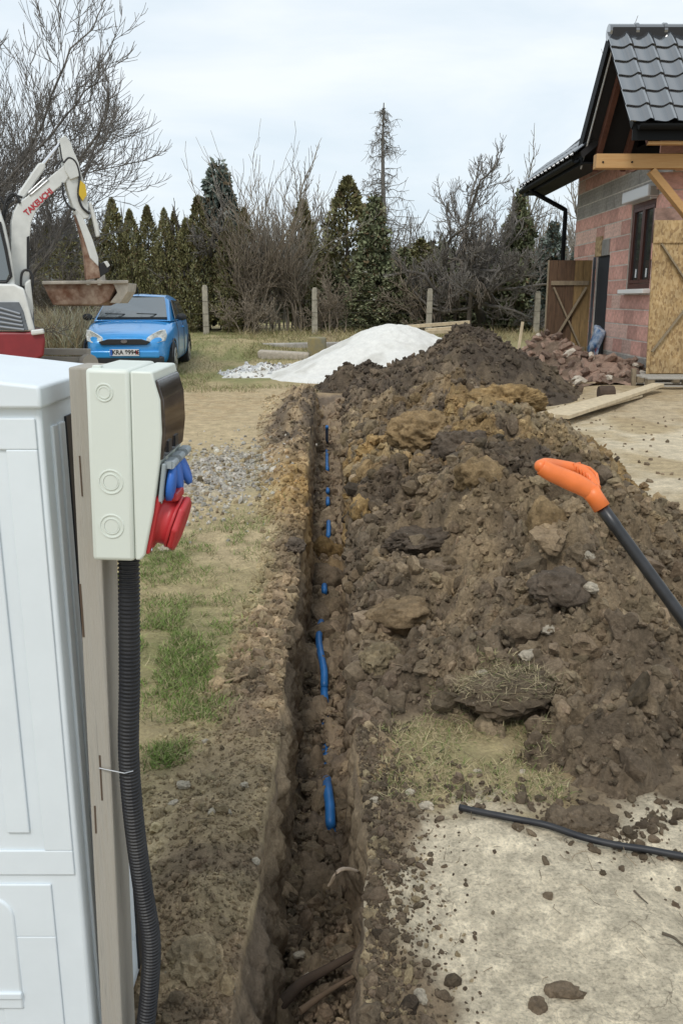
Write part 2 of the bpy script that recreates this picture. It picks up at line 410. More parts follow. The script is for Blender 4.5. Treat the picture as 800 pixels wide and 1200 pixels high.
def ground_col(x, y):
    n1 = fbm(x, y, .55, 4, 101); n2 = fbm(x, y, .17, 4, 102); n3 = fbm(x, y, 2.0, 3, 103)
    sh = x.shape; c = np.broadcast_to(STR*1.05, sh+(3,)).copy()
    left = x < -.1
    # far field: dry grass with green
    far = sst(13.2, 15.5, y)
    c = mixc(c, GRN*1.15*.65+STR*.35, far*sst(-.25, .15, n1+n3*.6)*.9)
    # left: tan, green, straw
    tan = sst(-.1, .15, n1+.25)
    c = np.where(left[..., None], mixc(c, TAN, sst(7.4, 8.6, y+n1*.7)*(1-sst(13, 14.5, y+n1))*1.0), c)
    c = mixc(c, np.array((.41, .30, .17)), left*sst(9.5, 10.5, y)*(1-sst(13, 14, y))*sst(-.1, .2, n2)*.6)
    g1 = np.exp(-((y-7.0)/1.0)**2)*np.exp(-((x+1.02)/.38)**2)
    c = mixc(c, GRV, left*np.clip(g1*1.6+n2*.3-.25, 0, 1))
    c = mixc(c, TAN*1.04, left*sst(4.0, 4.6, y)*(1-sst(5.9, 6.4, y))*sst(-.25, .2, n1+.1)*.75)
    gr = np.exp(-((y-3.35)/.55)**2)*np.exp(-((x+.70)/.22)**2) + .8*np.exp(-((y-4.5)/.45)**2)*np.exp(-((x+1.0)/.25)**2)+.9*np.exp(-((y-2.4)/.10)**2)*np.exp(-((x+.54)/.08)**2)
    c = mixc(c, GRN, left*np.clip(gr*1.5+n2*.7-.3, 0, 1)*.55)
    # soil beside the trench, widening towards the camera
    w = np.interp(y, [1, 2.0, 2.45, 2.8, 3.4, 4.4, 5.0, 7, 9, 12.5, 13.5], [.60, .40, .42, .30, .17, .16, .20, .36, .50, .55, .2])
    d = TL(y)-x; k = left*(1-sst(.6, 1.15, d/w+n1*.5+n2*.3))
    lc = mixc(np.broadcast_to(MID*1.16+OCH*.2, sh+(3,)), MUD*1.1, sst(-.05, .35, n2+n1*.5)*.8)
    lc = mixc(lc, TAN*.8, sst(.0, .3, n1-n2*.4)*.7*(1-sst(2.3, 3, y)))
    lc = mixc(lc, OCH*1.08, np.exp(-((y-6.1)/1.05)**2)*sst(-.5, -.05, n2+.1+n1*.5))
    lc = mixc(lc, HUM*1.7, sst(7.3, 8, y+n1*.5)*sst(-.4, .2, n2)*.9*(1-sst(11.6, 12.4, y)))
    lc = mixc(lc, MUD*.8, np.exp(-((y-4.55)/.35)**2)*.7*sst(-.3, .2, n1))
    c = mixc(c, lc, k)
    pl = left*np.exp(-((y-2.05)/.22)**2)*np.exp(-((x+.50)/.05)**2); c = mixc(c, TAN*1.05, np.clip(pl*1.3+n2*.4-.1, 0, 1)*(pl > .05))
    # right
    right = ~left
    c = np.where(right[..., None], np.broadcast_to(TAN*.92, sh+(3,)), c)
    c = mixc(c, PALE*.88, right*sst(-.2, .3, n1+.05)*(y > 5)*(1-sst(14, 15.5, y))*.8)
    c = mixc(c, np.array((.36, .27, .16)), right*(x > 3.2)*sst(-.1, .2, n3)*sst(9, 10, y)*(1-sst(14, 15, y))*.6)
    fr = right*sst(14.4, 16, y); c = mixc(c, STR*.7+GRN*.3, fr)
    # pale trodden patch near the camera
    ex = sst(.05, .16, x-TR(y)+.16*n1+.16*n2)
    top = 1-sst(-.04, .12, y-np.interp(x, [.1, .2, .32, .5, .7, .9, 1.4], [1.92, 2.02, 2.14, 2.12, 2.02, 2.12, 2.2])+.16*n2+.1*n1)
    pk = right*ex*top
    rb = mixc(np.broadcast_to(MID*.95, sh+(3,)), OCH*.75+TAN*.15, sst(.0, .35, n1+n2*.4)*.6)
    rb = mixc(rb, MUD*.9, sst(-.1, .2, n2-.05)*.8)
    nearR = right*(y < 4)
    c = np.where(nearR[..., None], rb, c)
    c = mixc(c, rb, right*(y >= 4)*(y < 13.6)*(1-sst(.25, .45, x-TR(y))))
    tn = nearR*sst(2.05, 2.25, y+n2*.2)*(1-sst(2.45, 2.75, y+n2*.15))*sst(.1, .2, x-TR(y))*(1-sst(.58, .74, x))
    c = mixc(c, STR*1.15, np.clip(tn*1.1, 0, 1)*.8); c = mixc(c, GRN*1.2, np.clip(tn*sst(2.25, 2.5, y)*sst(-.2, .15, n2+.05)*(1-sst(.45, .6, x)), 0, 1)*.25)
    c = mixc(c, PALE, pk)
    c = mixc(c, PALE*.78, pk*sst(.05, .35, n1)*.5)
    return c, pk
def ground_rows():
    ys = [-60, -30, -12, -5, -2, -1, -.4]; y = -.1
    while y < 150:
        ys.append(y); y += .05 if y < .9 else (max(.0115, .0072*y) if y < 14 else .028*y if y < 40 else .12*y)
    return np.array(ys)
def ground_offsets():
    o = [0.0, .004]; 
    while o[-1] < 120:
        d = o[-1]; o.append(d + (max(.0115, .019*d) if d < 5 else .05*d))
    return np.array(o)
def build_ground():
    ys = ground_rows(); off = ground_offsets(); no = len(off); ny = len(ys); nw, nf = 32, 22
    Yg = ys[:, None]
    inT = ((ys > -.3) & (ys < TRENCH_END))[:, None]
    tl = TL(ys)[:, None]; tr = TR(ys)[:, None]; dp = np.where(inT, depth_t(ys)[:, None], 0.0)
    XL = tl-off[::-1][None, :]; XR = tr+off[None, :]
    ZL = zground(XL, Yg+0*XL); ZR = zground(XR, Yg+0*XR)
    # floor
    u = np.linspace(0, 1, nf)[None, :]
    lean = .035
    fl = tl+lean*(dp > .1); fr = tr-.026*(dp > .1)
    XF = fl+(fr-fl)*u; YF = Yg+0*XF
    base = np.where(dp > 0, -dp, .5*(ZL[:, -1:]+ZR[:, :1])*np.ones_like(XF))
    ro = .075*lumps(XF, YF, .15, 201, .3, .75, .75)+.05*lumps(XF, YF, .075, 202, .3, .75, .8)+.03*lumps(XF, YF, .04, 203, .3, .75, .8)+.05*fbm(XF, YF, .6, 3, 204)-.03
    # earth shovelled back near the far end and in lumps
    ro = ro + .07*np.exp(-((YF-4.15)/.12)**2) + .10*np.exp(-((YF-5.55)/.13)**2)+.05*np.exp(-((YF-9.2)/.3)**2)
    ZF = base + np.where(dp > .05, ro, 0)
    w = np.linspace(0, 1, nw+2)[1:-1][None, :]
    def wall(xe, ze, xf, zf, s, flip):
        ww = w if not flip else w[:, ::-1]
        z = ze+(zf-ze)*ww; x = xe+(xf-xe)*ww
        j = .024*fbm(z*1.0, Yg+0*z, .10, 4, s)+.022*fbm(z*2, (Yg+0*z), .06, 4, s+5, .65)+.03*fbm(z, Yg+0*z, .4, 3, s+9)+.02*(lumps(z, Yg+0*z, .09, s+20)-.3)*(1 if not flip else -1)
        return x+j*np.minimum(1, ww*6)*np.minimum(1, (1-ww)*6)*(dp > .05), z
    XWL, ZWL = wall(XL[:, -1:], ZL[:, -1:], XF[:, :1], ZF[:, :1], 301, False)
    XWR, ZWR = wall(XR[:, :1], ZR[:, :1], XF[:, -1:], ZF[:, -1:], 331, True)
    X = np.concatenate([XL, XWL, XF, XWR, XR], 1); Z = np.concatenate([ZL, ZWL, ZF, ZWR, ZR], 1); Y = Yg+0*X
    cl, al = ground_col(np.concatenate([XL, XR], 1), np.concatenate([YF[:, :1]+0*XL, YF[:, :1]+0*XR], 1))
    n = XL.shape[1]
    n2 = fbm(XF, YF, .13, 4, 205); n1 = fbm(XF, YF, .5, 3, 206)
    cf = mixc(np.broadcast_to(MUD*1.65, XF.shape+(3,)), HUM*2.3, sst(-.1, .3, n2)); cf = mixc(cf, MID*1.25, sst(.1, .35, n1+n2*.6)*.7)
    cf = mixc(cf, OCH*.55, np.exp(-((YF-5.6)/.35)**2)*.7)
    def wc(Xw, Zw):
        a = fbm(Zw*2.2, Y[:, :nw]*.7, .2, 4, 211); b = fbm(Zw, Y[:, :nw], .8, 3, 212)
        c = mixc(np.broadcast_to(MID*1.45, Xw.shape+(3,)), MUD*1.5, sst(-.15, .25, a)); c = mixc(c, HUM*2, sst(.05, .35, b)*.6)
        c = mixc(c, OCH*1.1, np.exp(-((Y[:, :nw]-5.9)/1.3)**2)*sst(-.36, -.1, Zw)*sst(-.5, 0, a)); 
        c = mixc(c, OCH*.62, sst(11.8, 12.3, Y[:, :nw])*.8)
        return c
    cl0 = 0*XWL[..., None]+cl[:, n-1:n]; cl1 = 0*XWR[..., None]+cl[:, n:n+1]
    it = inT[..., None]
    col = np.concatenate([cl[:, :n], np.where(it, wc(XWL, ZWL), cl0), np.where(it, cf, cl[:, n-1:n]*(1-u[..., None])+cl[:, n:n+1]*u[..., None]), np.where(it, wc(XWR, ZWR), cl1), cl[:, n:]], 1)
    alpha = np.concatenate([al[:, :n], 0*XWL, 0*XF, 0*XWR, al[:, n:]], 1)
    V = np.stack([X, Y, Z], -1).reshape(-1, 3); nc = X.shape[1]
    i = np.arange(ny-1)[:, None]*nc+np.arange(nc-1)[None, :]
    F = np.stack([i, i+1, i+1+nc, i+nc], -1).reshape(-1, 4)
    me = npmesh('ground', V, F, M['ground'], np.c_[col.reshape(-1, 3), alpha.reshape(-1)], smooth=True)
    o = link('ground', me); tag(o, kind='structure')
    return o
build_ground()
def trench_floor(x, y): return -depth_t(y)+.0

# ================================================================== SPOIL BANK
def heap_col(x, y, z):
    n1 = fbm(x, y, .55, 4, 401); n2 = fbm(x, y, .16, 4, 402); n3 = fbm(x, y, 1.3, 3, 403)
    c = mixc(np.broadcast_to(MUD*1.0, x.shape+(3,)), MID, sst(-.2, .25, n2))
    c = mixc(c, HUM*1.15, sst(-.04, .22, n1+.3*n2)*.9)
    oy = np.exp(-((y-6.3)/2.0)**2)
    c = mixc(c, OCH*.88, oy*sst(-.3, .1, n2+n1*.5+n3*.6)*.85)
    c = mixc(c, TAN*.72, oy*sst(.0, .3, -n1+n3*.5)*.55)
    c = mixc(c, OCH*.95, np.exp(-((y-6.2)/1.1)**2)*(1-sst(.12, .34, x-TR(y)))*sst(-.3, .1, n2))
    c = mixc(c, HUM*1.5, np.exp(-((y-4.75)/.6)**2)*sst(-.3, .1, n1+n2*.5)*.9)
    c = mixc(c, HUM*1.35, sst(9.0, 10.5, y+n1)*sst(-.4, .1, n2)*.85)
    c = mixc(c, MUD*1.25, (1-sst(3.3, 4.2, y))*sst(-.2, .3, n1-n2*.2)*.8)
    return c
def build_heap():
    ys = []; y = 1.85
    while y < 13.6: ys.append(y); y += max(.0095, .0044*y)
    ys = np.array(ys); x0, x1 = heap_ends(ys); nx = 250
    u = np.linspace(0, 1, nx)**1.15
    X = (x0-.02)[:, None]+(x1-x0+.25)[:, None]*u[None, :]; Y = ys[:, None]+0*X
    h = heap_h(X, Y); Z = zg(X, Y)+h
    # slump over the lip
    X = X + .03*fbm(Y, Z, .12, 3, 77)*(h > 0); 
    col = heap_col(X, Y, Z)
    V = np.stack([X, Y, Z], -1).reshape(-1, 3); ny = len(ys)
    keep = (h > -.045)
    i = np.arange(ny-1)[:, None]*nx+np.arange(nx-1)[None, :]
    k = (keep[:-1, :-1] | keep[1:, :-1] | keep[:-1, 1:] | keep[1:, 1:]).reshape(-1)
    F = np.stack([i, i+1, i+1+nx, i+nx], -1).reshape(-1, 4)[k]
    root = thing('soil_heap', (1.2, 6, 0), 'long lumpy bank of dug earth thrown up along the right side of the trench', 'soil heap')
    o = link('heaped_earth', npmesh('heaped_earth', V, F, M['soil'], col.reshape(-1, 3), True, ORG[root]), root)
    return root
heap = build_heap()
def zheap(x, y):
    x = np.asarray(x, float); y = np.asarray(y, float)
    return np.maximum(zground(x, y), np.where((y > 1.85) & (y < 13.5) & (x > TR(y)), zg(x, y)+heap_h(x, y), -9))

# ------------------------------------------------------------------ clods
def ico(sub):
    bm = bmesh.new(); bmesh.ops.create_icosphere(bm, subdivisions=sub, radius=1)
    V = np.array([v.co[:] for v in bm.verts]); F = np.array([[v.index for v in f.verts] for f in bm.faces]); bm.free(); return V, F
ICO = {k: ico(k) for k in (1, 2, 3, 4, 5)}
rng = np.random.default_rng(5)
def clod_shape(sub, seed, rough=.75, flat=.8):
    V, F = ICO[sub]; s = seed*7.31
    n = 1.1*fbm(V[:, 0]+s, V[:, 1]+s*.7, 1.1, 2, seed, .5, z=V[:, 2]+s*.3)
    if sub > 1: n = n + .95*fbm(V[:, 0]+s, V[:, 1]+s*.7, .38, 4, seed+5, .7, z=V[:, 2]+s*.3)+.25*(1-2.3*np.abs(fbm(V[:, 0]+s, V[:, 1]-s, .6, 3, seed+9, .6, z=V[:, 2])))
    # chipped facets
    r = np.random.default_rng(seed); W = V*(1+rough*n)[:, None]
    for k in range(2):
        d = r.normal(size=3); d /= np.linalg.norm(d); q = r.uniform(.6, .85); t = W@d; W = W-np.outer(np.maximum(t-q, 0)*.85, d)
    W[:, 2] *= flat
    return W, F
def rotm(n):
    q = rng.normal(size=(n, 4)); q /= np.linalg.norm(q, axis=1)[:, None]; w, x, y, z = q.T
    return np.stack([1-2*(y*y+z*z), 2*(x*y-w*z), 2*(x*z+w*y), 2*(x*y+w*z), 1-2*(x*x+z*z), 2*(y*z-w*x), 2*(x*z-w*y), 2*(y*z+w*x), 1-2*(x*x+y*y)], -1).reshape(n, 3, 3)
def scatter(P, S, col, sub, nshape=8, rough=.75):
    """one joined mesh of many clods: positions P, sizes S, colours"""
    n = len(P); VV, FF, CC = [], [], []; base = 0
    Rm = rotm(n); el = rng.uniform(.6, 1.4, size=(n, 3))
    shapes = [clod_shape(sub, 40+k, rough) for k in range(nshape)]; pick = rng.integers(0, nshape, n)
    for k in range(nshape):
        I = np.where(pick == k)[0]
        if len(I) == 0: continue
        W, F = shapes[k]
        v = np.einsum('nij,nvj->nvi', Rm[I], W[None]*el[I][:, None, :])*S[I][:, None, None]+P[I][:, None, :]
        m = len(W); f = F[None]+(np.arange(len(I))*m)[:, None, None]+base
        VV.append(v.reshape(-1, 3)); FF.append(f.reshape(-1, 3)); CC.append(np.repeat(col[I], m, 0)); base += len(I)*m
    return np.concatenate(VV), np.concatenate(FF), np.concatenate(CC)
def jitcol(c, k=.22):
    return c*(1+k*rng.normal(size=(len(c), 1)))*(1+.012*rng.normal(size=c.shape))
def clod_field(name, n, xf, yf, sizef, sub, zfun, colfun, parent=None, sink=.25, mask=None, m='clod'):
    y = yf(n); x = xf(n, y)
    if mask is not None: k = mask(x, y); x, y = x[k], y[k]
    s = sizef(len(x), y); z = zfun(x, y)+s*(.5-sink)*.7
    col = np.clip(jitcol(colfun(x, y, z)), .01, .7)
    V, F, Cc = scatter(np.stack([x, y, z], -1), s, col, sub)
    me = npmesh(name, V, F, M[m], Cc, False, ORG.get(parent, (0, 0, 0)) if parent else (0, 0, 0))
    o = link(name, me, parent); tag(o, kind='stuff'); return o
def logu(a, b, n): return np.exp(rng.uniform(math.log(a), math.log(b), n))
def psize(a, b, p=2.2):
    def f(n, y): return a*(1-rng.random(n)*(1-(a/b)**p))**(-1/p)
    return f
hx = lambda n, y: (lambda e: e[0]+.02+(e[1]-e[0]-.05)*rng.random(n)**1.1)(heap_ends(y))
hmask = lambda x, y: heap_h(x, y) > .012
cl = [clod_field('soil_clod', 420, hx, lambda n: logu(2.4, 12, n), psize(.022, .062, 2), 3, zheap, heap_col, heap, sink=.45, mask=lambda x, y: heap_h(x, y) > .12),
      clod_field('soil_clod', 2000, hx, lambda n: logu(2.0, 4.8, n), psize(.012, .045), 2, zheap, heap_col, heap, mask=hmask),
      clod_field('soil_clod', 13000, hx, lambda n: logu(2.0, 6.5, n), psize(.0055, .022, 2), 1, zheap, heap_col, heap, mask=hmask),
      clod_field('soil_clod', 1300, hx, lambda n: logu(4.5, 13.2, n), psize(.022, .065), 2, zheap, heap_col, heap, mask=hmask),
      clod_field('soil_clod', 7000, hx, lambda n: logu(4.5, 13.2, n), psize(.013, .045, 2), 1, zheap, heap_col, heap, mask=hmask)]
# crumbs along the left lip, the near right lip, on the pale ground, in the trench
lw = lambda n, y: TL(y)-.01-rng.random(n)**1.4*np.interp(y, [1, 2.4, 3, 4.4, 7, 12.5], [.45, .42, .25, .2, .45, .75])
gcol = lambda x, y, z: ground_col(x, y)[0]*.92
clod_field('soil_crumbs', 700, lw, lambda n: logu(1.1, 3.2, n), psize(.005, .022, 2.4), 2, zground, gcol)
clod_field('soil_crumbs', 7000, lw, lambda n: logu(1.1, 3.6, n), psize(.0028, .009), 1, zground, gcol)
clod_field('soil_crumbs', 3500, lw, lambda n: logu(2.8, 12.8, n), psize(.009, .034, 2), 1, zground, gcol)
rw = lambda n, y: TR(y)+.008+np.minimum(rng.exponential(.045, n), .24)
mudc = lambda x, y, z: np.broadcast_to(MUD*.95, x.shape+(3,)).copy()
mixb = lambda x, y, z: mixc(mudc(x, y, z), TAN*.8, (rng.random(len(x)) < .22)*.8)
clod_field('soil_crumbs', 420, rw, lambda n: logu(1.1, 2.8, n), psize(.006, .020), 2, zground, mixb)
clod_field('soil_crumbs', 6000, rw, lambda n: logu(1.1, 2.8, n), psize(.0026, .009), 1, zground, mixb)
clod_field('soil_crumbs', 1100, lambda n, y: TR(y)+.0+rng.random(n)*.14, lambda n: logu(2.6, 12.6, n), psize(.014, .05), 2, zheap, lambda x, y, z: heap_col(x, y, z)*.95)
# loose crumbs thinning out over the pale patch below the heap foot
fx = lambda n, y: rng.uniform(.15, 1.25, n)
def foot(x, y):
    y0 = np.interp(x, [.05, .30, .45, .60, .76, .88, 1.0, 1.4], [2.3, 2.25, 2.2, 2.12, 2.0, 2.05, 2.15, 2.2])
    return rng.random(len(x)) < np.exp(-np.abs(y0-y)/.075)+.004*(1+0*x)
clod_field('soil_crumbs', 2000, fx, lambda n: rng.uniform(1.25, 2.45, n), psize(.006, .026), 2, zground, mudc, mask=foot)
clod_field('soil_crumbs', 3600, fx, lambda n: rng.uniform(1.25, 2.5, n), psize(.003, .008), 1, zground, mudc, mask=foot)
tx = lambda n, y: TL(y)+.03+(TR(y)-TL(y)-.05)*rng.random(n)
tz = lambda x, y: -depth_t(y)+.02
tcol = lambda x, y, z: mixc(np.broadcast_to(MUD*1.4, x.shape+(3,)).copy(), MID*1.3, (rng.random(len(x)) < .25)*.8)
clod_field('soil_crumbs', 800, tx, lambda n: logu(1.2, 6, n), psize(.010, .038), 2, tz, tcol)
clod_field('soil_crumbs', 2200, tx, lambda n: logu(1.2, 6, n), psize(.006, .014), 1, tz, tcol)
clod_field('soil_crumbs', 500, tx, lambda n: logu(4, 12.6, n), psize(.02, .06), 2, tz, tcol)
# clods on the tan ground at the right
clod_field('soil_crumbs', 700, lambda n, y: rng.uniform(2.3, 5.5, n), lambda n: rng.uniform(6.5, 14, n), psize(.012, .05, 2.6), 1, zground, lambda x, y, z: np.broadcast_to(MID*.8, x.shape+(3,)).copy(), mask=lambda x, y: (rng.random(len(x)) < np.exp(-(x-2.3)/.6)+.1))

# ------------------------------------------------------------------ piles
def pile(name, part, cx, cy, rx, ry, h, colf, label, cat, m, sc=.16, amp=.05, n=150, flat=0.0, skew=0, seed=0, rough=.15):
    n = int(n*.74)
    r = np.linspace(0, 1.12, n)[:, None]; a = np.linspace(0, 2*math.pi, n*2, endpoint=False)[None, :]
    wob = 1+rough*fbm(np.cos(a)*2, np.sin(a)*2, 1.1, 3, seed+8)
    X = cx+r*rx*wob*np.cos(a)+skew*(1-r)*rx; Y = cy+r*ry*wob*np.sin(a)
    p = np.where(r < flat, 1.0, 1-(r-flat)/(1-flat)); p = np.where(r < .25, p-.0+(-.35*(.25-r)**2/.25), p)
    p = np.where(r > .8, p+.6*(r-.8)**2/.32, p)
    k = np.clip((1.05-r)*4, 0, 1)
    Z = zground(X, Y)+h*p+k*(amp*fbm(X, Y, .5, 3, seed)*2+amp*lumps(X, Y, sc, seed+1, .3, .75, .8)+amp*.5*lumps(X, Y, sc*.45, seed+2, .3, .75, .8))-.03*np.clip((r-1)/.1, 0, 1)*3
    c = colf(X, Y, Z); V = np.stack([X, Y, Z], -1).reshape(-1, 3); na = n*2
    i = (np.arange(n-1)[:, None]*na+np.arange(na)[None, :]); j = (np.arange(n-1)[:, None]*na+(np.arange(na)[None, :]+1) % na)
    F = np.stack([i, i+na, j+na, j], -1).reshape(-1, 4)
    root = thing(name, (cx, cy, 0), label, cat)
    link(part, npmesh(part, V, F, m, c.reshape(-1, 3), True, ORG[root]), root)
    return root, (X, Y, Z)
def dcol(x, y, z):
    n = fbm(x, y, .3, 4, 55); c = mixc(np.broadcast_to(HUM*1.12, x.shape+(3,)), MUD*.72, sst(-.1, .3, n)); return c
dark, dk = pile('dark_soil_pile', 'dark_earth', 1.88, 12.7, 1.5, 1.5, 1.14, dcol, 'tall cone of dark brown topsoil at far end of trench beside white sand', 'soil pile', M['soil'], .2, .075, seed=600, skew=-.03)
def on_pile(P, n, smin, smax, colf, root, name, sub, m):
    X, Y, Z = P; k = rng.integers(0, X.shape[0]-4, n); a = rng.integers(0, X.shape[1], n)
    x, y, z = X[k, a], Y[k, a], Z[k, a]; s = psize(smin, smax)(n, y)
    V, F, Cc = scatter(np.stack([x, y, z+s*.2], -1), s, np.clip(jitcol(colf(x, y, z)), .01, .8), sub)
    tag(link(name, npmesh(name, V, F, m, Cc, sub > 1, ORG[root]), root), kind='stuff')
on_pile(dk, 1500, .022, .065, dcol, dark, 'soil_clod', 1, M['clod'])
mound, mk_ = pile('small_soil_mound', 'dark_earth', .42, 13.6, .85, .6, .42, dcol, 'low mound of dark earth at the foot of the white sand pile', 'soil mound', M['soil'], .2, .07, n=70, seed=640)
on_pile(mk_, 350, .022, .05, dcol, mound, 'soil_clod', 1, M['clod'])
def scol(x, y, z):
    n = fbm(x, y, .5, 4, 56); return mixc(np.broadcast_to(np.array((.70, .69, .65)), x.shape+(3,)), np.array((.58, .565, .52)), sst(0, .4, n))
M['sand'] = soil_material('pale_sand', .09, False, .35)
sandp, sp_ = pile('sand_pile', 'pale_sand', 1.00, 16.4, 2.3, 2.1, .93, scol, 'smooth pile of pale white sand behind the dark soil', 'sand pile', M['sand'], .35, .022, seed=660, rough=.1, flat=.12)
spread, sq = pile('gravel_spread', 'pale_gravel', -1.05, 16.9, 1.35, 1.25, .11, lambda x, y, z: mixc(scol(x, y, z), np.array((.36, .38, .40)), sst(-.2, .3, fbm(x, y, .3, 3, 57))*.7), 'low spread of white and grey gravel left of the sand pile', 'gravel', M['sand'], .12, .045, n=80, seed=680, rough=.5)
on_pile(sq, 1200, .015, .05, lambda x, y, z: np.where((rng.random(len(x)) < .6)[:, None], np.array((.62, .62, .61)), np.array((.25, .22, .18))), spread, 'pebble', 1, M['clod'])
# pale gravel strewn on the track at the left
clod_field('track_gravel', 1700, lambda n, y: -1.0+rng.normal(size=n)*.26, lambda n: 6.9+rng.normal(size=n)*.75, psize(.010, .032), 1, zground, lambda x, y, z: np.where((rng.random(len(x)) < .75)[:, None], GRV*1.1, TAN*.7))
# ================================================================== CABINET, POST, SOCKET BOX
M['white_plastic'] = mat('white_plastic', (.72, .775, .81), .42, var=.045, vscale=5, spec=.4)
M['box_plastic'] = mat('box_plastic', (.66, .70, .64), .38, var=.02, vscale=4, spec=.45)
M['weather_wood'] = mat('weathered_wood', (.48, .45, .395), .88, var2=(.29, .265, .225), vscale=4, var=.35, bump=.35, bscale=12, stretch=(38, 38, 1.6))
M['black_plastic'] = mat('black_plastic', (.018, .020, .024), .42, var=.3, vscale=30, spec=.5)
M['dusty_black'] = mat('dusty_black_plastic', (.009, .010, .014), .5, var2=(.022, .022, .024), vscale=14, spec=.5)
M['blue_plastic'] = mat('blue_plastic', (.03, .14, .52), .4)
M['red_plastic'] = mat('red_plastic', (.46, .030, .036), .42, var=.08, vscale=20)
M['tint'] = mat('tinted_cover', (.045, .035, .030), .12, spec=.6, var=.5, vscale=14, stretch=(1, 1, 5))
M['groove'] = mat('groove_shadow_gap', (.42, .44, .42), .6)
M['grey_plastic'] = mat('grey_plastic', (.30, .34, .36), .5)
M['steel'] = mat('steel', (.55, .55, .55), .35, metal=1)

def ring(mb, c, r, w, nrm, t=.0012, seg=40, mi=0):
    """thin raised ring round axis nrm"""
    n = Vector(nrm).normalized(); a = n.cross(Vector((0, 0, 1))).normalized(); b = n.cross(a); c = Vector(c); base = len(mb.v)
    for j in range(seg):
        d = a*math.cos(2*math.pi*j/seg)+b*math.sin(2*math.pi*j/seg)
        for rr, k in ((r-w, 0), (r-w*.6, 1), (r+w*.6, 1), (r+w, 0)): mb.v.append(tuple(c+d*rr+n*t*k))
    for j in range(seg):
        q = (j+1) % seg
        for k in range(3): mb.f.append((base+j*4+k, base+q*4+k, base+q*4+k+1, base+j*4+k+1)); mb.m.append(mi)

# cabinet: corner nearest the camera at X=-.42, front face looks back at the camera
CX1, CY0, CD, CTOP = -.425, 1.205, .34, 1.262
cab = thing('meter_cabinet', (-.72, 1.36, 0), 'white ribbed plastic meter cabinet standing left of the wooden post', 'cabinet')
CW = .60; x0 = CX1-CW
b = MB(); b.box(((x0+CX1)/2, CY0+CD/2, .64), (CW, CD, 1.23)); b.build('body', M['white_plastic'], cab, bevel=.006, bseg=3, smooth=True)
b = MB()
b.prism([(-.004, -.012), (CW+.008, -.012), (CW+.008, .020), (CW*.60, .048), (CW*.4, .048), (-.004, .020)], lambda u, v, d: (x0+u-.002, CY0-.012+d, CTOP+v), 0, CD+.024)
o = b.build('lid', M['white_plastic'], cab, bevel=.005, bseg=3, smooth=True)
# upper door panel with raised ribs, lower plinth panel with an arched recess
def frame(mb, xa, xb, za, zb, w, t, y):
    for p, d in ((((xa+xb)/2, y-t/2, zb-w/2), (xb-xa, t, w)), (((xa+xb)/2, y-t/2, za+w/2), (xb-xa, t, w))): mb.box(p, d)
    for xx in (xa+w/2, xb-w/2): mb.box((xx, y-t/2, (za+zb)/2), (w, t, zb-za-2*w))
b = MB(); frame(b, x0+.012, CX1-.008, .492, 1.236, .045, .004, CY0)
b.build('door_frame', M['white_plastic'], cab, bevel=.0018)
for k in range(9):
    xx = CX1-.092-k*.056
    MB().box((xx, CY0-.0025, .87), (.036, .005, .60)).build('rib', M['white_plastic'], cab, bevel=.002)
b = MB(); frame(b, x0+.012, CX1-.048, .04, .474, .10, .004, CY0); b.build('plinth_panel', M['white_plastic'], cab, bevel=.002)
prof = []
for k in range(9): t = math.pi/2*k/8; prof.append((-.04+.04*math.sin(t)*1, .04*math.cos(t)-.04))
arch = [(-.2, 0)]+[(p[0], p[1]) for p in prof]+[(0, -.22), (-.2, -.22)]
b = MB(); b.prism(arch, lambda u, v, d: (CX1-.112+u, CY0-d, .452+v), .0, .0075); b.build('recess_panel', M['white_plastic'], cab, bevel=.004, bseg=3, smooth=True)
MB().box((CX1-.212, CY0-.009, .262), (.2, .006, .012)).build('ledge', M['white_plastic'], cab, bevel=.002)
for k, yy in enumerate((.045, .078, .21, .27)):
    MB().box((CX1+.002, CY0+yy, .68), (.006, .022, 1.08)).build('side_rib', M['white_plastic'], cab, bevel=.002)
MB().box((CX1+.001, CY0+.135, .64), (.005, .07, 1.17)).build('side_gap_dark', M['black_plastic'], cab)  # black strip standing in for the shaded gap beside the ribs
MB().box((CX1-.002, CY0+.31, .64), (.012, .03, 1.2)).build('rear_seam', M['black_plastic'], cab)

# timber post, leaning slightly to the left at its foot
post = thing('timber_post', (-.40, 1.25, 0), 'weathered grey timber post carrying the socket box beside the white cabinet', 'post')
b = MB(); b.bar((-.4075, 1.258, -.25), (-.3665, 1.258, 1.306), .036, .086, up=(0, 1, 0))
o = b.build('timber', M['weather_wood'], post, bevel=.003)
mat('wood_split', (.09, .06, .04), .95)

for a_, b_, w_ in (((-.392, .9), (-.3915, .985), .003), ((-.383, .62), (-.3815, .70), .0025), ((-.397, .56), (-.3955, .61), .0025), ((-.378, 1.12), (-.3775, 1.18), .002)): MB().bar((a_[0], 1.2148, a_[1]), (b_[0], 1.2148, b_[1]), w_, .0014, up=(0, 1, 0)).build('split', bpy.data.materials['wood_split'], post)
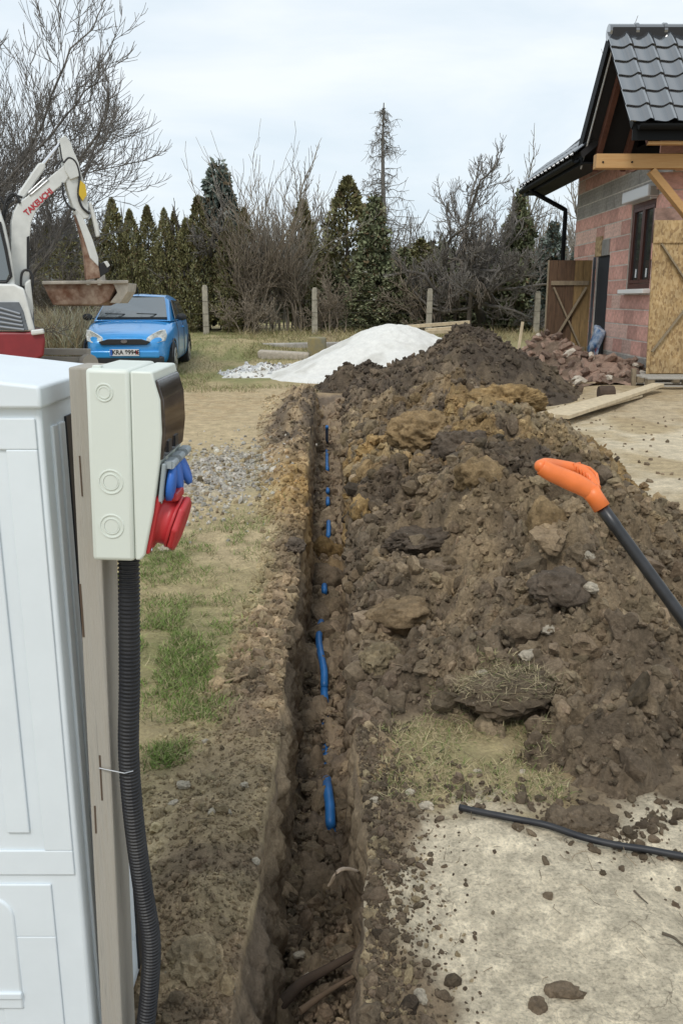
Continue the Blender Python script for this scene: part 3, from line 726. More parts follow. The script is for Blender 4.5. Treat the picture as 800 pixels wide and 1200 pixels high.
# socket distribution box on the post
BX0, BX1, BY0, BY1, BZ0, BZ1 = -.355, -.240, 1.165, 1.335, 1.037, 1.309
ROLL = Matrix.Rotation(R(1.6), 4, 'Y')
boxr = thing('socket_box', (BX0, BY0, BZ0), 'pale grey power socket box on the post with blue and red outlets', 'socket box')
ORG[boxr] = Vector((BX0, BY0, BZ0)); boxr.rotation_euler = (0, R(1.8), 0)
b = MB(); b.box(((BX0+BX0+.060)/2, (BY0+BY1)/2, (BZ0+BZ1)/2), (.060, BY1-BY0, BZ1-BZ0)); b.build('back_case', M['box_plastic'], boxr, bevel=.006, bseg=3, smooth=True)
s0 = BX0+.0605
fp = [(s0, BZ1-.002), (s0+.030, BZ1-.002), (s0+.033, BZ1-.016), (s0+.040, BZ1-.04), (s0+.0415, BZ1-.085), (s0+.038, BZ1-.125), (s0+.027, BZ1-.20), (s0+.014, BZ0+.010), (s0+.008, BZ0+.002), (s0, BZ0+.002)]
b = MB(); b.prism(fp, lambda u, v, d: (u, d, v), BY0+.0015, BY1-.0015); b.build('front_cover', M['box_plastic'], boxr, bevel=.003, bseg=3, smooth=True)
b = MB()
for (cx, cz, r) in ((BX0+.025, BZ1-.032, .0115), (BX0+.030, BZ0+.116, .0165), (BX0+.029, BZ0+.052, .0165)):
    b = MB(); ring(b, (cx, BY0, cz), r, .0012, (0, -1, 0)); ring(b, (cx, BY0, cz), r*.66, .0011, (0, -1, 0))
    b.cyl((cx, BY0+.001, cz), (cx, BY0-.0006, cz), r*.58, 32)
    b.build('knockout', M['box_plastic'], boxr, smooth=False)
MB().box((BX0+.012, BY0+.02, BZ1+.001), (.012, .012, .004)).build('fixing_lug', M['box_plastic'], boxr, bevel=.001)
# tinted breaker window: curved strip standing proud of the cover
tp = [(s0+.034, BZ1-.013), (s0+.037, BZ1-.016), (s0+.0445, BZ1-.042), (s0+.0462, BZ1-.085), (s0+.042, BZ1-.123), (s0+.034, BZ1-.125)]
b = MB(); b.prism(tp, lambda u, v, d: (u, d, v), BY0+.005, BY1-.012); b.build('tinted_window', M['tint'], boxr, bevel=.002, bseg=2, smooth=True)
for k in range(2): MB().box((s0+.0435, BY0+.035+k*.05, BZ1-.108), (.006, .022, .016)).build('breaker', M['black_plastic'], boxr)
# blue flap sockets on the sloping face
sl = Vector((-.0090, 0, -.075)).normalized(); nrm = Vector((sl.z*-1, 0, sl.x)).normalized()
if nrm.x < 0: nrm = -nrm
for k in range(3):
    cy = BY0+.030+k*.052; c = Vector((s0+.036, cy, BZ1-.157))
    f = MB()
    f.box(c+nrm*.003, (.006, .046, .056), Matrix((nrm, Vector((0, 1, 0)), sl)).transposed())
    so = f.build('outlet', M['grey_plastic'], boxr, bevel=.002)
    f = MB()
    # rounded flap
    a = Vector((0, 1, 0)); bseg_ = []
    fl = c+nrm*.0085+sl*.004; n0 = 20
    tilt = (sl+nrm*(.0, .22, .55)[k]).normalized(); fn = tilt.cross(a); fn = fn if fn.x > 0 else -fn
    rim = [fl+a*(math.cos(t)*.0175)+tilt*(math.sin(t)*.0265) for t in [2*math.pi*i/n0 for i in range(n0)]]
    rim2 = [p+fn*.007-(p-fl)*.06 for p in rim]; rim3 = [fl+(p-fl)*.72+fn*.0095 for p in rim]
    st = len(f.v); f.v += [tuple(p) for p in rim+rim2+rim3]
    for q in range(2):
        for i in range(n0): f.f.append((st+q*n0+i, st+q*n0+(i+1) % n0, st+(q+1)*n0+(i+1) % n0, st+(q+1)*n0+i)); f.m.append(0)
    f.f.append(tuple(st+2*n0+i for i in range(n0))); f.m.append(0); f.f.append(tuple(st+i for i in range(n0))[::-1]); f.m.append(0)
    f.build('flap', M['blue_plastic'], so, smooth=True); KIDS.setdefault(so, [])
    f = MB(); hp = c+nrm*.012-sl*.026; f.cyl(hp-a*.016, hp+a*.016, .0058, 14); f.box(hp-nrm*.004, (.010, .036, .010)); f.build('hinge', M['grey_plastic'], so, smooth=False)
# red three phase outlet: square flange, barrel angled down and a hinged lid
sl = Vector((-.0165, 0, -.075)).normalized(); nrm = Vector((-sl.z, 0, sl.x))
c = Vector((s0+.0215, BY0+.082, BZ0+.053))
f = MB(); f.box(c+nrm*.003, (.008, .150, .088), Matrix((nrm, Vector((0, 1, 0)), sl)).transposed())
red = f.build('power_outlet', M['red_plastic'], boxr, bevel=.004, bseg=3, smooth=True)
ax = (nrm+Vector((0, 0, -.10))).normalized(); cc = c+Vector((0, -.028, .002)); f = MB()
f.tube([cc, cc+ax*.010, cc+ax*.011, cc+ax*.024, cc+ax*.0245, cc+ax*.029], [.041, .040, .0375, .0365, .0395, .0395], 32)
f.build('barrel', M['red_plastic'], red, smooth=True)
f = MB(); f.tube([cc+ax*.030, cc+ax*.038, cc+ax*.041], [.0435, .0435, .034], 8); f.build('lid', M['red_plastic'], red, bevel=.003, bseg=2)
f = MB(); hq = cc+ax*.022+Vector((0, 0, .040)); f.box(hq, (.030, .05, .012), Matrix.Rotation(R(-4), 3, 'Y')); f.build('hinge', M['red_plastic'], red, bevel=.003)
for sz in (.036, -.037):
    f = MB(); p = c+nrm*.0078+sl*(-sz)+Vector((0, -.069, 0)); f.cyl(p, p+nrm*.0015, .0035, 10); f.build('screw', M['steel'], red)
for o_ in (red,): pass

# corrugated conduit hanging from the box
pts = [onY(151, 652, 1.235), onY(151.5, 700, 1.228), onY(152, 800, 1.222), onY(151, 880, 1.222), onY(157, 960, 1.232), onY(167.5, 1040, 1.245), onY(177, 1100, 1.25), onY(176, 1150, 1.25), onY(171, 1200, 1.245), onY(163, 1260, 1.24), onY(155, 1330, 1.24)]
def spline(P, n):
    out = []
    P = [Vector(p) for p in P]; Q = [P[0]*2-P[1]]+P+[P[-1]*2-P[-2]]
    for i in range(1, len(Q)-2):
        for k in range(n):
            t = k/n; a, b_, c_, d = Q[i-1], Q[i], Q[i+1], Q[i+2]
            out.append(.5*((2*b_)+(c_-a)*t+(2*a-5*b_+4*c_-d)*t*t+(3*b_-a-3*c_+d)*t**3))
    out.append(P[-1]); return out
def resample(P, step):
    out = [P[0]]; acc = 0
    for i in range(1, len(P)):
        a, b_ = P[i-1], P[i]; l = (b_-a).length; t = step-acc
        while t <= l: out.append(a+(b_-a)*(t/l)); t += step
        acc = (acc+l) % step if l+acc >= step else acc+l
    return out
path = resample(spline(pts, 30), .0016); rad = [(.0166 if (i % 4) in (0, 1) else .0146) for i in range(len(path))]
con = MB(); con.tube(path, rad, 20)
o = con.build('corrugated_conduit', M['dusty_black'], None, smooth=False); tag(o, 'black corrugated cable conduit hanging from the socket box to the ground', 'conduit')
tie = onY(145, 898, 1.222); f = MB(); f.tube([Vector((-.395+.012, 1.212, tie.z+.003)), tie+Vector((-.006, -.016, 0)), tie+Vector((.006, -.0185, -.001)), tie+Vector((.018, -.012, -.001))], .0012, 6)
o = f.build('wire_tie', M['steel'], None); tag(o, 'thin wire tie holding the black conduit to the timber post', 'wire')

# ================================================================== PIPES, SHOVEL
M['blue_pipe'] = mat('blue_pipe', (.022, .15, .42), .42, var=.2, vscale=18)
def tfl(x, y): return -float(depth_t(y))
pp = []
for (px, py, dz) in ((388, 1000, -.08), (388, 972, -.03), (387, 962, .012), (386.5, 945, .028), (384, 925, .02), (383, 912, -.05), (382, 860, -.07), (380, 812, -.03), (380, 800, .012), (379.5, 785, .03), (375, 762, .035), (373.5, 748, .03), (375, 735, .012), (377, 722, -.04), (380, 700, -.03), (380, 692, .028), (380, 686, .02), (381, 676, -.05), (384, 645, -.10), (384.5, 634, -.10), (384.5, 629, .02), (385, 622, .04), (385, 613, .025), (385, 609, -.12), (384, 595, -.14), (384, 591, .03), (384, 585, .035), (384, 583, -.10), (384, 579, -.12), (384, 577, .03), (384, 574, .03), (384, 571, -.14), (384, 556, -.15), (383.5, 551, .02), (383, 542, .05), (383, 533, .02), (383, 520, -.08), (383, 500, -.1)):
    d = ray(px, py); z = -.49
    for _ in range(4): p = Vector((0, 0, CAM_H))+d*((z-CAM_H)/d.z); z = tfl(p.x, p.y)+.045+dz*.8
    pp.append(p)
path = spline(pp, 8)
f = MB(); f.tube(path, .0185, 14); o = f.build('blue_pipe', M['blue_pipe'], None, smooth=True); tag(o, 'blue water pipe half buried along the trench floor', 'pipe')
pp = []
for (px, py) in ((538, 946), (560, 951), (600, 959), (640, 967), (680, 981), (720, 990), (760, 996), (800, 1004), (850, 1015), (900, 1030), (960, 1050)):
    z = .0
    for _ in range(5):
        p = onZ(px, py, z); z = float(zground(np.array([p.x]), np.array([p.y]))[0])+.018
    pp.append(Vector((p.x, p.y, max(z, .022))))
f = MB(); f.tube(spline(pp, 6), .0092, 14); o = f.build('black_pipe', M['dusty_black'], None, smooth=True); tag(o, 'black plastic pipe lying across the pale trodden ground', 'pipe')

M['orange'] = mat('orange_plastic', (.78, .19, .045), .42, var=.08, vscale=25)
M['shaft'] = mat('shaft_black', (.02, .02, .022), .35, var=.4, vscale=25, spec=.5)
sh = thing('shovel', at(800, 725, 1.72), 'shovel with orange grip and black shaft stuck in the earth', 'shovel')
g0 = at(701, 590, 1.82); g1 = at(800, 726, 1.75); sd = (g1-g0).normalized()
tip = g0+sd*1.12
f = MB(); L_ = (tip-g0).length
f.tube([g0-sd*.01, g0+sd*.06, g0+sd*.065, g0+sd*.5, tip], [.0138, .0138, .0128, .0134, .0145], 18); f.build('shaft', M['shaft'], sh, smooth=True)
# open D-shaped grip, seen from its side: neck, two cheeks and the hand bar
side = Vector((.35, .90, .05)); side = (side-sd*side.dot(sd)).normalized(); lift = sd.cross(side); lift = lift if lift.z < 0 else -lift
back = -sd
gp = lambda px, py, t: at(px, py, t)
f = MB(); f.tube([g0+sd*.012, gp(696, 582, 1.82), gp(690, 574, 1.82)], [.0185, .0185, .021], 18); f.build('socket', M['orange'], sh, smooth=True)
A = [gp(692, 576, 1.82), gp(678, 568, 1.815), gp(660, 560, 1.81), gp(644, 553, 1.80), gp(634, 547, 1.80)]
B = [gp(697, 574, 1.84), gp(688, 558, 1.86), gp(674, 550, 1.86), gp(655, 546, 1.85), gp(640, 544, 1.82), gp(633, 546, 1.80)]
f = MB(); f.tube(spline(A, 8), [.021-.006*abs(i/32-.35) for i in range(33)], 16); f.ball(A[-1], .0135, 16, 10); f.build('grip_underside', M['orange'], sh, smooth=True)
f = MB(); f.tube(spline(B, 8), [.0135]*41, 16); f.ball(B[-1], .0135, 16, 10); f.build('hand_bar', M['orange'], sh, smooth=True)
# finned web between the cheek and the socket
q0, q1 = gp(669, 547, 1.85), gp(698, 552, 1.90)
r0, r1 = gp(690, 578, 1.83), gp(702, 572, 1.85)
for k in range(7):
    t = k/6; a = gp(672+t*23, 547+t*22, 1.845-.01*t); e = gp(680+t*21, 545.5+t*16, 1.875)
    f = MB(); f.bar(a, e, .0026, .016, up=(0, .5, 1)); f.build('grip_fin', M['orange'], sh, bevel=.001)
f = MB(); f.tube([gp(678, 545, 1.87), gp(690, 549, 1.875), gp(698, 556, 1.875), gp(700, 566, 1.86), gp(698, 577, 1.84)], .0045, 10); f.build('grip_rim', M['orange'], sh, smooth=True)
# pointed blade, driven into the soil
f = MB(); bw = Vector((1, 0, 0)); bw = (bw-sd*bw.dot(sd)).normalized(); bn = sd.cross(bw); st = len(f.v); nu, nv = 9, 9
for lay in (0, 1):
    for i in range(nv):
        t = i/(nv-1); half = .105*(1-max(0, (t-.55)/.45)**2*.95)
        for j in range(nu):
            u = -1+2*j/(nu-1); f.v.append(tuple(tip-sd*.03+sd*(t*.27)+bw*(u*half)+bn*(.035*u*u+.002*lay)))
for lay in (0, 1):
    for i in range(nv-1):
        for j in range(nu-1):
            a = st+lay*nu*nv+i*nu+j; f.f.append((a, a+1, a+1+nu, a+nu)); f.m.append(0)
f.build('blade', mat('shovel_steel', (.12, .12, .12), .45, metal=.6), sh, smooth=True)

# ================================================================== BLUE CAR
M['car_blue'] = mat('car_paint', (.04, .32, .74), .30, coat=.8, metal=.1, var=.06, vscale=3)
M['tyre'] = mat('rubber', (.022, .022, .022), .85); M['trim'] = mat('black_trim', (.022, .023, .025), .55)
M['glass'] = mat('dark_glass', (.05, .07, .08), .06, spec=1, coat=1); M['glass'].node_tree.nodes['Principled BSDF'].inputs['Coat IOR'].default_value = 1.9; M['lamp'] = mat('lamp_lens', (.62, .64, .62), .12, spec=.9, var=.45, vscale=18)
M['rim'] = mat('alloy', (.45, .46, .47), .4, metal=.7); M['plate'] = mat('plate_white', (.72, .72, .72), .5); M['letter_black'] = mat('letter_black', (.02, .02, .02), .6)
M['chrome'] = mat('chrome', (.7, .7, .72), .2, metal=1)
car = thing('parked_car', (-3.93, 15.75, float(zg(np.array([-3.9]), np.array([16.5]))[0])+.0), 'small bright blue hatchback car parked facing the camera', 'car', rot=(0, 0, R(4)))
ORG[car] = Vector((0, 0, 0)); car.scale = (1, 1, 1.045)
# local frame: +y runs to the rear, front bumper at y=0
ST = [(-.0, .30, .50, .58, .55), (.05, .24, .60, .64, .69), (.16, .20, .70, .72, .775), (.45, .18, .765, .80, .835), (.80, .18, .82, .885, .92), (1.05, .18, .835, .93, .985), (1.6, .17, .84, .95, 1.0), (2.4, .17, .84, .97, 1.01), (3.1, .18, .835, .98, 1.02), (3.55, .22, .80, .97, 1.01), (3.80, .28, .72, .90, .97), (3.88, .34, .62, .80, .88)]
b = MB(); half = 8; rows = []
for (y, zb, w, zbelt, zt) in ST:
    sec = [(0, zb), (w*.80, zb), (w*.965, zb+.08), (w*1.0, zb+.24 if zb+.24 < zbelt-.08 else (zb+zbelt)/2), (w*.985, zbelt-.05), (w*.93, zbelt+.0), (w*.70, zbelt+(zt-zbelt)*.75), (0, zt)]
    full = [(x, z) for x, z in sec]+[(-x, z) for x, z in sec[-2:0:-1]]
    rows.append(len(b.v)); b.v += [(x, y, z) for x, z in full]; nn = len(full)
for i in range(len(rows)-1):
    for j in range(nn):
        q = (j+1) % nn; b.f.append((rows[i]+j, rows[i]+q, rows[i+1]+q, rows[i+1]+j)); b.m.append(0)
b.f.append(tuple(rows[0]+j for j in range(nn))); b.f.append(tuple(rows[-1]+j for j in range(nn))[::-1]); b.m += [0, 0]
body = b.build('body', M['car_blue'], car, smooth=True)
sm = body.modifiers.new('round', 'SUBSURF'); sm.levels = 2; sm.render_levels = 2
# cabin
CAB = [(.98, .70, .70, .975, .985), (1.72, .575, .62, 1.36, 1.405), (2.3, .585, .63, 1.39, 1.445), (3.0, .565, .62, 1.37, 1.42), (3.42, .54, .60, 1.30, 1.36), (3.78, .60, .66, 1.0, 1.01)]
b = MB(); rows = []
for (y, wt, wb, z1, zt) in CAB:
    wbase = .785 if 1.2 < y < 3.4 else .74
    sec = [(wbase, .95), (wt+.035, z1-.03), (wt-.05, z1+.03), (0, zt)] if 1.2 < y < 3.6 else [(wbase*.98, .95), (wt, z1-.005), (wt-.2, z1+.006), (0, zt)]
    full = sec+[(-x, z) for x, z in sec[-2::-1]]; rows.append(len(b.v)); b.v += [(x, y, z) for x, z in full]; nn = len(full)
for i in range(len(rows)-1):
    for j in range(nn-1): b.f.append((rows[i]+j, rows[i]+j+1, rows[i+1]+j+1, rows[i+1]+j)); b.m.append(0)
for r_ in (rows[0], rows[-1]): b.f.append(tuple(r_+j for j in range(nn))); b.m.append(0)
roof = b.build('cabin', M['car_blue'], car, smooth=True); m_ = roof.modifiers.new('bevel', 'BEVEL'); m_.width = .03; m_.segments = 3
roof.data.set_sharp_from_angle(angle=R(30))
def panel(name, pts, m, par, t=.012, nrm=None):
    """slightly thick panel from an outline"""
    P = [Vector(p) for p in pts]; n = nrm or (P[1]-P[0]).cross(P[2]-P[0]).normalized(); f = MB(); k = len(P)
    f.v = [tuple(p) for p in P]+[tuple(p+n*t) for p in P]; f.f = [tuple(range(k))[::-1], tuple(range(k, 2*k))]+[(i, (i+1) % k, k+(i+1) % k, k+i) for i in range(k)]; f.m = [0]*(k+2)
    return f.build(name, m, par)
wn = Vector((0, -.50, .86)).normalized()
panel('windscreen', [(-.655, 1.03, 1.005), (.655, 1.03, 1.005), (.60, 1.35, 1.20), (.545, 1.66, 1.362), (0, 1.66, 1.382), (-.545, 1.66, 1.362), (-.60, 1.35, 1.20)], M['glass'], car, .022, wn)
f = MB(); f.bar((-.66, 1.0, 1.0), (.66, 1.0, 1.0), .05, .03); f.build('wiper_cowl', M['trim'], car)
for sx in (-.25, .35): MB().tube([(sx, 1.0, 1.03), (sx+.1, 1.1, 1.075), (sx-.28, 1.12, 1.085)], .009, 6).build('wiper', M['trim'], car)
for s in (1, -1):
    n = Vector((s*1, 0, .35)).normalized(); xx = lambda z: s*(.785-(z-.95)*(.785-.625)/.39+.004)
    zz = [(1.28, .985), (2.18, .985), (2.18, 1.315), (1.86, 1.325)]
    P = [(xx(z), y, z) for y, z in zz]; panel('side_window', P if s > 0 else P[::-1], M['glass'], car, .008, n)
    zz = [(2.26, .985), (3.12, 1.0), (3.22, 1.15), (3.02, 1.29), (2.26, 1.315)]
    P = [(xx(z), y, z) for y, z in zz]; panel('side_window', P if s > 0 else P[::-1], M['glass'], car, .008, n)
    for yy in (1.18, 2.22, 3.05):
        f = MB(); f.tube([(s*.832, yy, .30), (s*.842, yy, .55), (s*.838, yy, .80), (s*.80, yy, .95)], .005, 5); f.build('door_gap', M['trim'], car)
    f = MB(); f.ball((s*.90, 1.30, 1.02), (.10, .055, .065), 14, 9); f.bar((s*.78, 1.3, .99), (s*.88, 1.3, 1.0), .05, .03); f.build('mirror', M['trim'], car, smooth=True)
    f = MB(); f.box((s*.846, 2.05, .83), (.03, .13, .03)); f.build('door_handle', M['car_blue'], car, bevel=.008)
    # headlamp: rounded wedge wrapping the corner
    f = MB(); cx, cz = s*.565, .70; st = 0
    outl = [(-.155, -.05), (-.10, -.085), (.03, -.085), (.115, -.055), (.135, .02), (.115, .105), (.05, .10), (-.06, .045), (-.14, -.01)]
    for d in (0, 1):
        for (u, v) in outl:
            u, v = u*1.28, v*1.2; k = 1-.12*d; yb = .03+.9*max(0, (u*1+.0)-.0)**1*1.0+.28*(v+.1)
            f.v.append((cx+s*u*k, yb-.045*d+.045, cz+v*k))
    k_ = len(outl)
    f.f = [tuple(range(k_))[::-1], tuple(range(k_, 2*k_))]+[(i, (i+1) % k_, k_+(i+1) % k_, k_+i) for i in range(k_)]; f.m = [0]*(k_+2)
    f.build('headlight', M['lamp'], car, smooth=False)
    for yy in (.68, 3.17):
        f = MB(); f.tube([(s*.62, yy, .30), (s*.63, yy, .30), (s*.815, yy, .30), (s*.83, yy, .30)], [.24, .295, .295, .25], 28); wh = f.build('wheel', M['tyre'], car, smooth=False)
        f = MB(); f.tube([(s*.80, yy, .30), (s*.838, yy, .30)], [.205, .19], 24); f.build('rim', M['rim'], wh); 
        for a_ in range(5):
            t = a_*2*math.pi/5; MB().box((s*.8385, yy+.12*math.cos(t), .30+.12*math.sin(t)), (.006, .07, .05)).build('rim_slot', M['trim'], wh)
        f = MB(); n0 = 22
        arch = [(yy+.335*math.cos(math.pi*i/n0), .31+.335*math.sin(math.pi*i/n0)) for i in range(n0+1)]
        f.tube([(s*(.815 if yy < 1 else .83), y, z) for y, z in arch], .016, 6); f.build('wheel_arch', M['trim'], car, smooth=True)
f = MB(); f.box((0, .10, .30), (1.36, .24, .15)); f.build('bumper_valance', M['trim'], car, bevel=.05, bseg=4)
f = MB(); f.box((0, .0, .41), (1.24, .07, .13)); f.build('bumper_bar', M['car_blue'], car, bevel=.03, bseg=4, smooth=True)
f = MB(); f.prism([(-.46, .0), (-.40, -.05), (.40, -.05), (.46, 0), (.30, .045), (-.30, .045)], lambda u, v, d: (u, d, .625+v), -.03, .08); f.build('grille', M['trim'], car, bevel=.006)
f = MB(); f.tube([(0, -.02, .632), (0, -.042, .632)], [.062, .058], 24)
em = f.build('badge', M['chrome'], car); em.scale = (1, 1, 1)
for v in em.data.vertices: v.co.z = .632+(v.co.z-.632)*.52
f = MB(); f.box((0, -.048, .445), (.52, .012, .115)); pl = f.build('number_plate', M['plate'], car)
t_ = text_mesh('KRA 8994E', .105, 'plate_text', M['letter_black'], .001, .0025); o = link('plate_text', t_, pl, (.025, -.056, .445)); o.rotation_euler = (R(90), 0, 0)
MB().box((-.235, -.0552, .445), (.04, .003, .105)).build('plate_band', M['blue_plastic'], pl); MB().cyl((.222, -.054, .445), (.222, -.0565, .445), .028, 14).build('plate_sticker', M['red_plastic'], pl)
f = MB(); f.cyl((0, 1.9, 1.42), (0, 1.8, 1.56), .006, 6); f.build('aerial', M['trim'], car)


# ================================================================== EXCAVATOR
M['ex_white'] = mat('excavator_white', (.62, .63, .61), .42, var=.12, vscale=5, spec=.4); M['ex_red'] = mat('excavator_red', (.22, .020, .026), .45, var=.18, vscale=5)
M['ex_grey'] = mat('excavator_grey', (.12, .135, .155), .55, var=.2, vscale=8); M['rust'] = mat('rusty_steel', (.17, .075, .04), .8, var2=(.33, .25, .19), vscale=5, var=.3, bump=.4, bscale=40, coord='Object')
M['ex_light'] = mat('worn_steel', (.46, .42, .36), .7, var=.25, vscale=8); M['rubber_hose'] = mat('rubber_hose', (.02, .02, .022), .55); M['ex_blackgap'] = mat('dark_gap', (.012, .012, .013), .6)
ex = thing('excavator', (-5.2, 12.6, 0), 'small white and red tracked excavator with its rusty bucket raised', 'excavator')
EO = at(38, 385, 12.0); ED = Vector((.90, .436, 0)).normalized(); EN = Vector((ED.y, -ED.x, 0))
def pl2(px, py):
    d = ray(px, py); c0 = Vector((0, 0, CAM_H)); t = (EO-c0).dot(EN)/d.dot(EN); p = c0+d*t
    return (p-EO).dot(ED), p.z
def exfn(u, v, d): return EO+ED*u+EN*d+Vector((0, 0, v-EO.z))
def cpx(L_): return [pl2(x/3.077, y/3.077+150) for x, y in L_]
def slab(name, L_, w, m, off=0, bevel=.012, par=None):
    f = MB(); f.prism(cpx(L_), exfn, off-w/2, off+w/2); return f.build(name, m, par or ex, bevel=bevel, smooth=False)
boom = slab('boom', [(40, 570), (38, 420), (40, 345), (48, 305), (66, 272), (95, 250), (150, 202), (200, 160), (225, 140), (243, 150), (246, 178), (232, 200), (200, 225), (160, 262), (128, 302), (110, 345), (104, 420), (104, 570)], .21, M['ex_white'])
# lettering along the boom
a, c_ = cpx([(95, 308), (178, 232)]); P0 = exfn(*a, .109); P1 = exfn(*c_, .109); dx = (P1-P0).normalized(); up = EN.cross(dx)*1; up = up if up.z > 0 else -up
t_ = text_mesh('TAKEUCHI', (P1-P0).length*.235, 'boom_lettering', mat('letter_red', (.42, .03, .04), .5), .001, .004)
o = link('boom_lettering', t_, boom); o.matrix_local = Matrix.Translation((P0+P1)/2-ORG[ex]) @ Matrix((dx, up, dx.cross(up))).transposed().to_4x4()
slab('boom_cylinder', [(62, 250), (70, 228), (138, 128), (160, 126), (165, 142), (160, 152), (98, 240), (75, 262)], .13, M['ex_white'], 0, .02)
slab('cylinder_rod', [(148, 128), (214, 50), (222, 56), (158, 138)], .06, M['chrome'], 0, .01)
f = MB()
for dd in (-.10, .10):
    f.prism(cpx([(212, 42), (232, 32), (252, 58), (262, 90), (280, 130), (288, 175), (250, 190), (232, 160), (222, 110)]), exfn, dd-.025, dd+.025)
f.build('arm_knuckle', M['ex_white'], ex, bevel=.008)
slab('arm_gap', [(216, 62), (232, 60), (236, 115), (224, 112)], .12, M['ex_blackgap'], 0, .004)
slab('arm', [(222, 150), (232, 190), (245, 240), (262, 290), (300, 330), (318, 325), (312, 250), (300, 195), (285, 150), (262, 110), (240, 120)], .18, M['ex_white'])
slab('arm_side', [(262, 290), (296, 322), (330, 400), (352, 470), (352, 500), (322, 470), (300, 400)], .17, M['ex_white'], 0, .01)
slab('arm_foot', [(268, 312), (300, 400), (322, 470), (353, 500), (360, 540), (310, 548), (304, 470), (292, 400)], .155, M['rust'], -.0, .01)
slab('bucket_cylinder', [(316, 272), (326, 268), (352, 352), (357, 392), (345, 396), (338, 360)], .10, M['ex_white'], .06, .02)
slab('bucket_link', [(362, 488), (378, 482), (396, 500), (390, 520), (372, 530), (352, 545), (345, 530)], .12, M['ex_blackgap'], 0, .01)
slab('link_pin', [(372, 484), (384, 480), (394, 496), (384, 504)], .15, M['ex_white'], 0, .004)
a, = cpx([(291, 230)]); f = MB(); f.prism([(a[0]-.06, a[1]-.03), (a[0], a[1]-.13), (a[0]+.06, a[1]-.05), (a[0]+.05, a[1]+.08), (a[0]-.02, a[1]+.14)], exfn, .0905, .128); f.build('warning_sticker', mat('sticker_yellow', (.62, .42, .03), .5), ex)
hose = lambda L_, o_, r: [exfn(*q, o_) for q in cpx(L_)]
for L_, o_, r in (([(225, 130), (245, 112), (270, 130), (283, 180), (278, 240), (290, 285), (318, 312)], .14, .016), ([(198, 150), (215, 125), (240, 108), (262, 118)], .13, .014), ([(222, 200), (226, 250), (245, 285), (268, 300)], .13, .014),
                  ([(8, 320), (20, 265), (40, 240), (60, 250), (70, 275)], .13, .018), ([(14, 335), (28, 280), (48, 262)], .10, .016), ([(82, 600), (72, 560), (78, 520), (100, 515), (114, 545), (110, 600)], .20, .017), ([(0, 250), (14, 275), (30, 262), (52, 246), (80, 252)], .09, .014), ([(98, 240), (130, 210), (165, 178)], .10, .012), ([(105, 247), (140, 218), (172, 190)], .13, .012)):
    f = MB(); f.tube(spline(hose(L_, o_*.82, r), 6), r, 8); f.build('hose', M['rubber_hose'] if r > .013 else M['steel'], ex, smooth=True)
slab('swing_post', [(78, 400), (106, 395), (106, 530), (118, 620), (125, 720), (70, 720), (78, 560)], .2, M['ex_grey'], -.06)
slab('swing_cylinder', [(84, 560), (104, 545), (114, 640), (112, 690), (88, 640)], .09, M['ex_white'], .2, .02)
slab('mast_slot', [(94, 395), (104, 390), (104, 515), (94, 520)], .03, M['ex_blackgap'], .095, .002)
# bucket: wide trapezoid with rolled lip, its mouth turned away
BO = at(100, 345, 12.9)
def bpt(px, py): d = ray(px, py); return Vector((0, 0, CAM_H))+d*(BO.y/d.y)
f = MB(); prof = [(50, 332.5), (138, 331.5), (133, 341), (128, 352), (118, 357), (62, 357.5), (56, 346)]
P = [bpt(*p) for p in prof]; k_ = len(P)
f.v = [tuple(p) for p in P]+[tuple(p+Vector((0.02, .55, -.02))) for p in P]; f.f = [tuple(range(k_)), tuple(range(k_, 2*k_))[::-1]]+[(i, (i+1) % k_, k_+(i+1) % k_, k_+i) for i in range(k_)]; f.m = [0]*(k_+2)
bk = f.build('bucket', M['rust'], ex, bevel=.015)
f = MB(); P = [bpt(*p) for p in ((133, 332), (151.5, 332), (150, 342), (141, 355.5), (129, 355), (138, 343))]; k_ = len(P)
f.v = [tuple(p+Vector((0, -.02, 0))) for p in P]+[tuple(p+Vector((0, .5, 0))) for p in P]; f.f = [tuple(range(k_)), tuple(range(k_, 2*k_))[::-1]]+[(i, (i+1) % k_, k_+(i+1) % k_, k_+i) for i in range(k_)]; f.m = [0]*(k_+2)
f.build('bucket_side', M['ex_light'], bk, bevel=.008)
f = MB(); f.bar(bpt(51, 333)+Vector((0, -.03, .02)), bpt(151, 332)+Vector((0, -.03, .02)), .05, .05); f.build('bucket_lip', M['ex_light'], bk, bevel=.01)
for px in (104, 117): MB().box(bpt(px, 328)+Vector((0, .1, 0)), (.05, .3, .16)).build('bucket_ear', M['ex_light'], bk, bevel=.01)
# house: counterweight, engine cover, louvres, cab
HX = at(52, 400, 11.8).x
def housebox(name, px0, px1, py0, py1, Y0, dep, m, bevel=.04, left=None):
    a = onY(px1, py0, Y0); c0 = onY(px1, py1, Y0); xl = left if left is not None else onY(px0, py0, Y0).x
    return MB().box(((xl+a.x)/2, Y0+dep/2, (a.z+c0.z)/2), (a.x-xl, dep, a.z-c0.z)).build(name, m, ex, bevel=bevel, bseg=4, smooth=True)
Y0 = 11.75; HL = HX-1.75
cw = onY(52, 389, Y0); cb = onY(48, 425, Y0)
f = MB(); zt, zb = cw.z, cb.z; xr = cw.x
f.prism([(HL, zt), (xr, zt), (xr+.005, zt-.12), (xr-.03, zt-.32), (xr-.2, zb), (HL, zb)], lambda u, v, d: (u-(d-Y0)*.36, d, v), Y0, Y0+1.5); f.build('counterweight', M['ex_red'], ex, bevel=.035, bseg=4, smooth=True)
a1 = onY(0, 336, Y0); p25 = onY(26, 338, Y0); p40 = onY(40, 386, Y0)
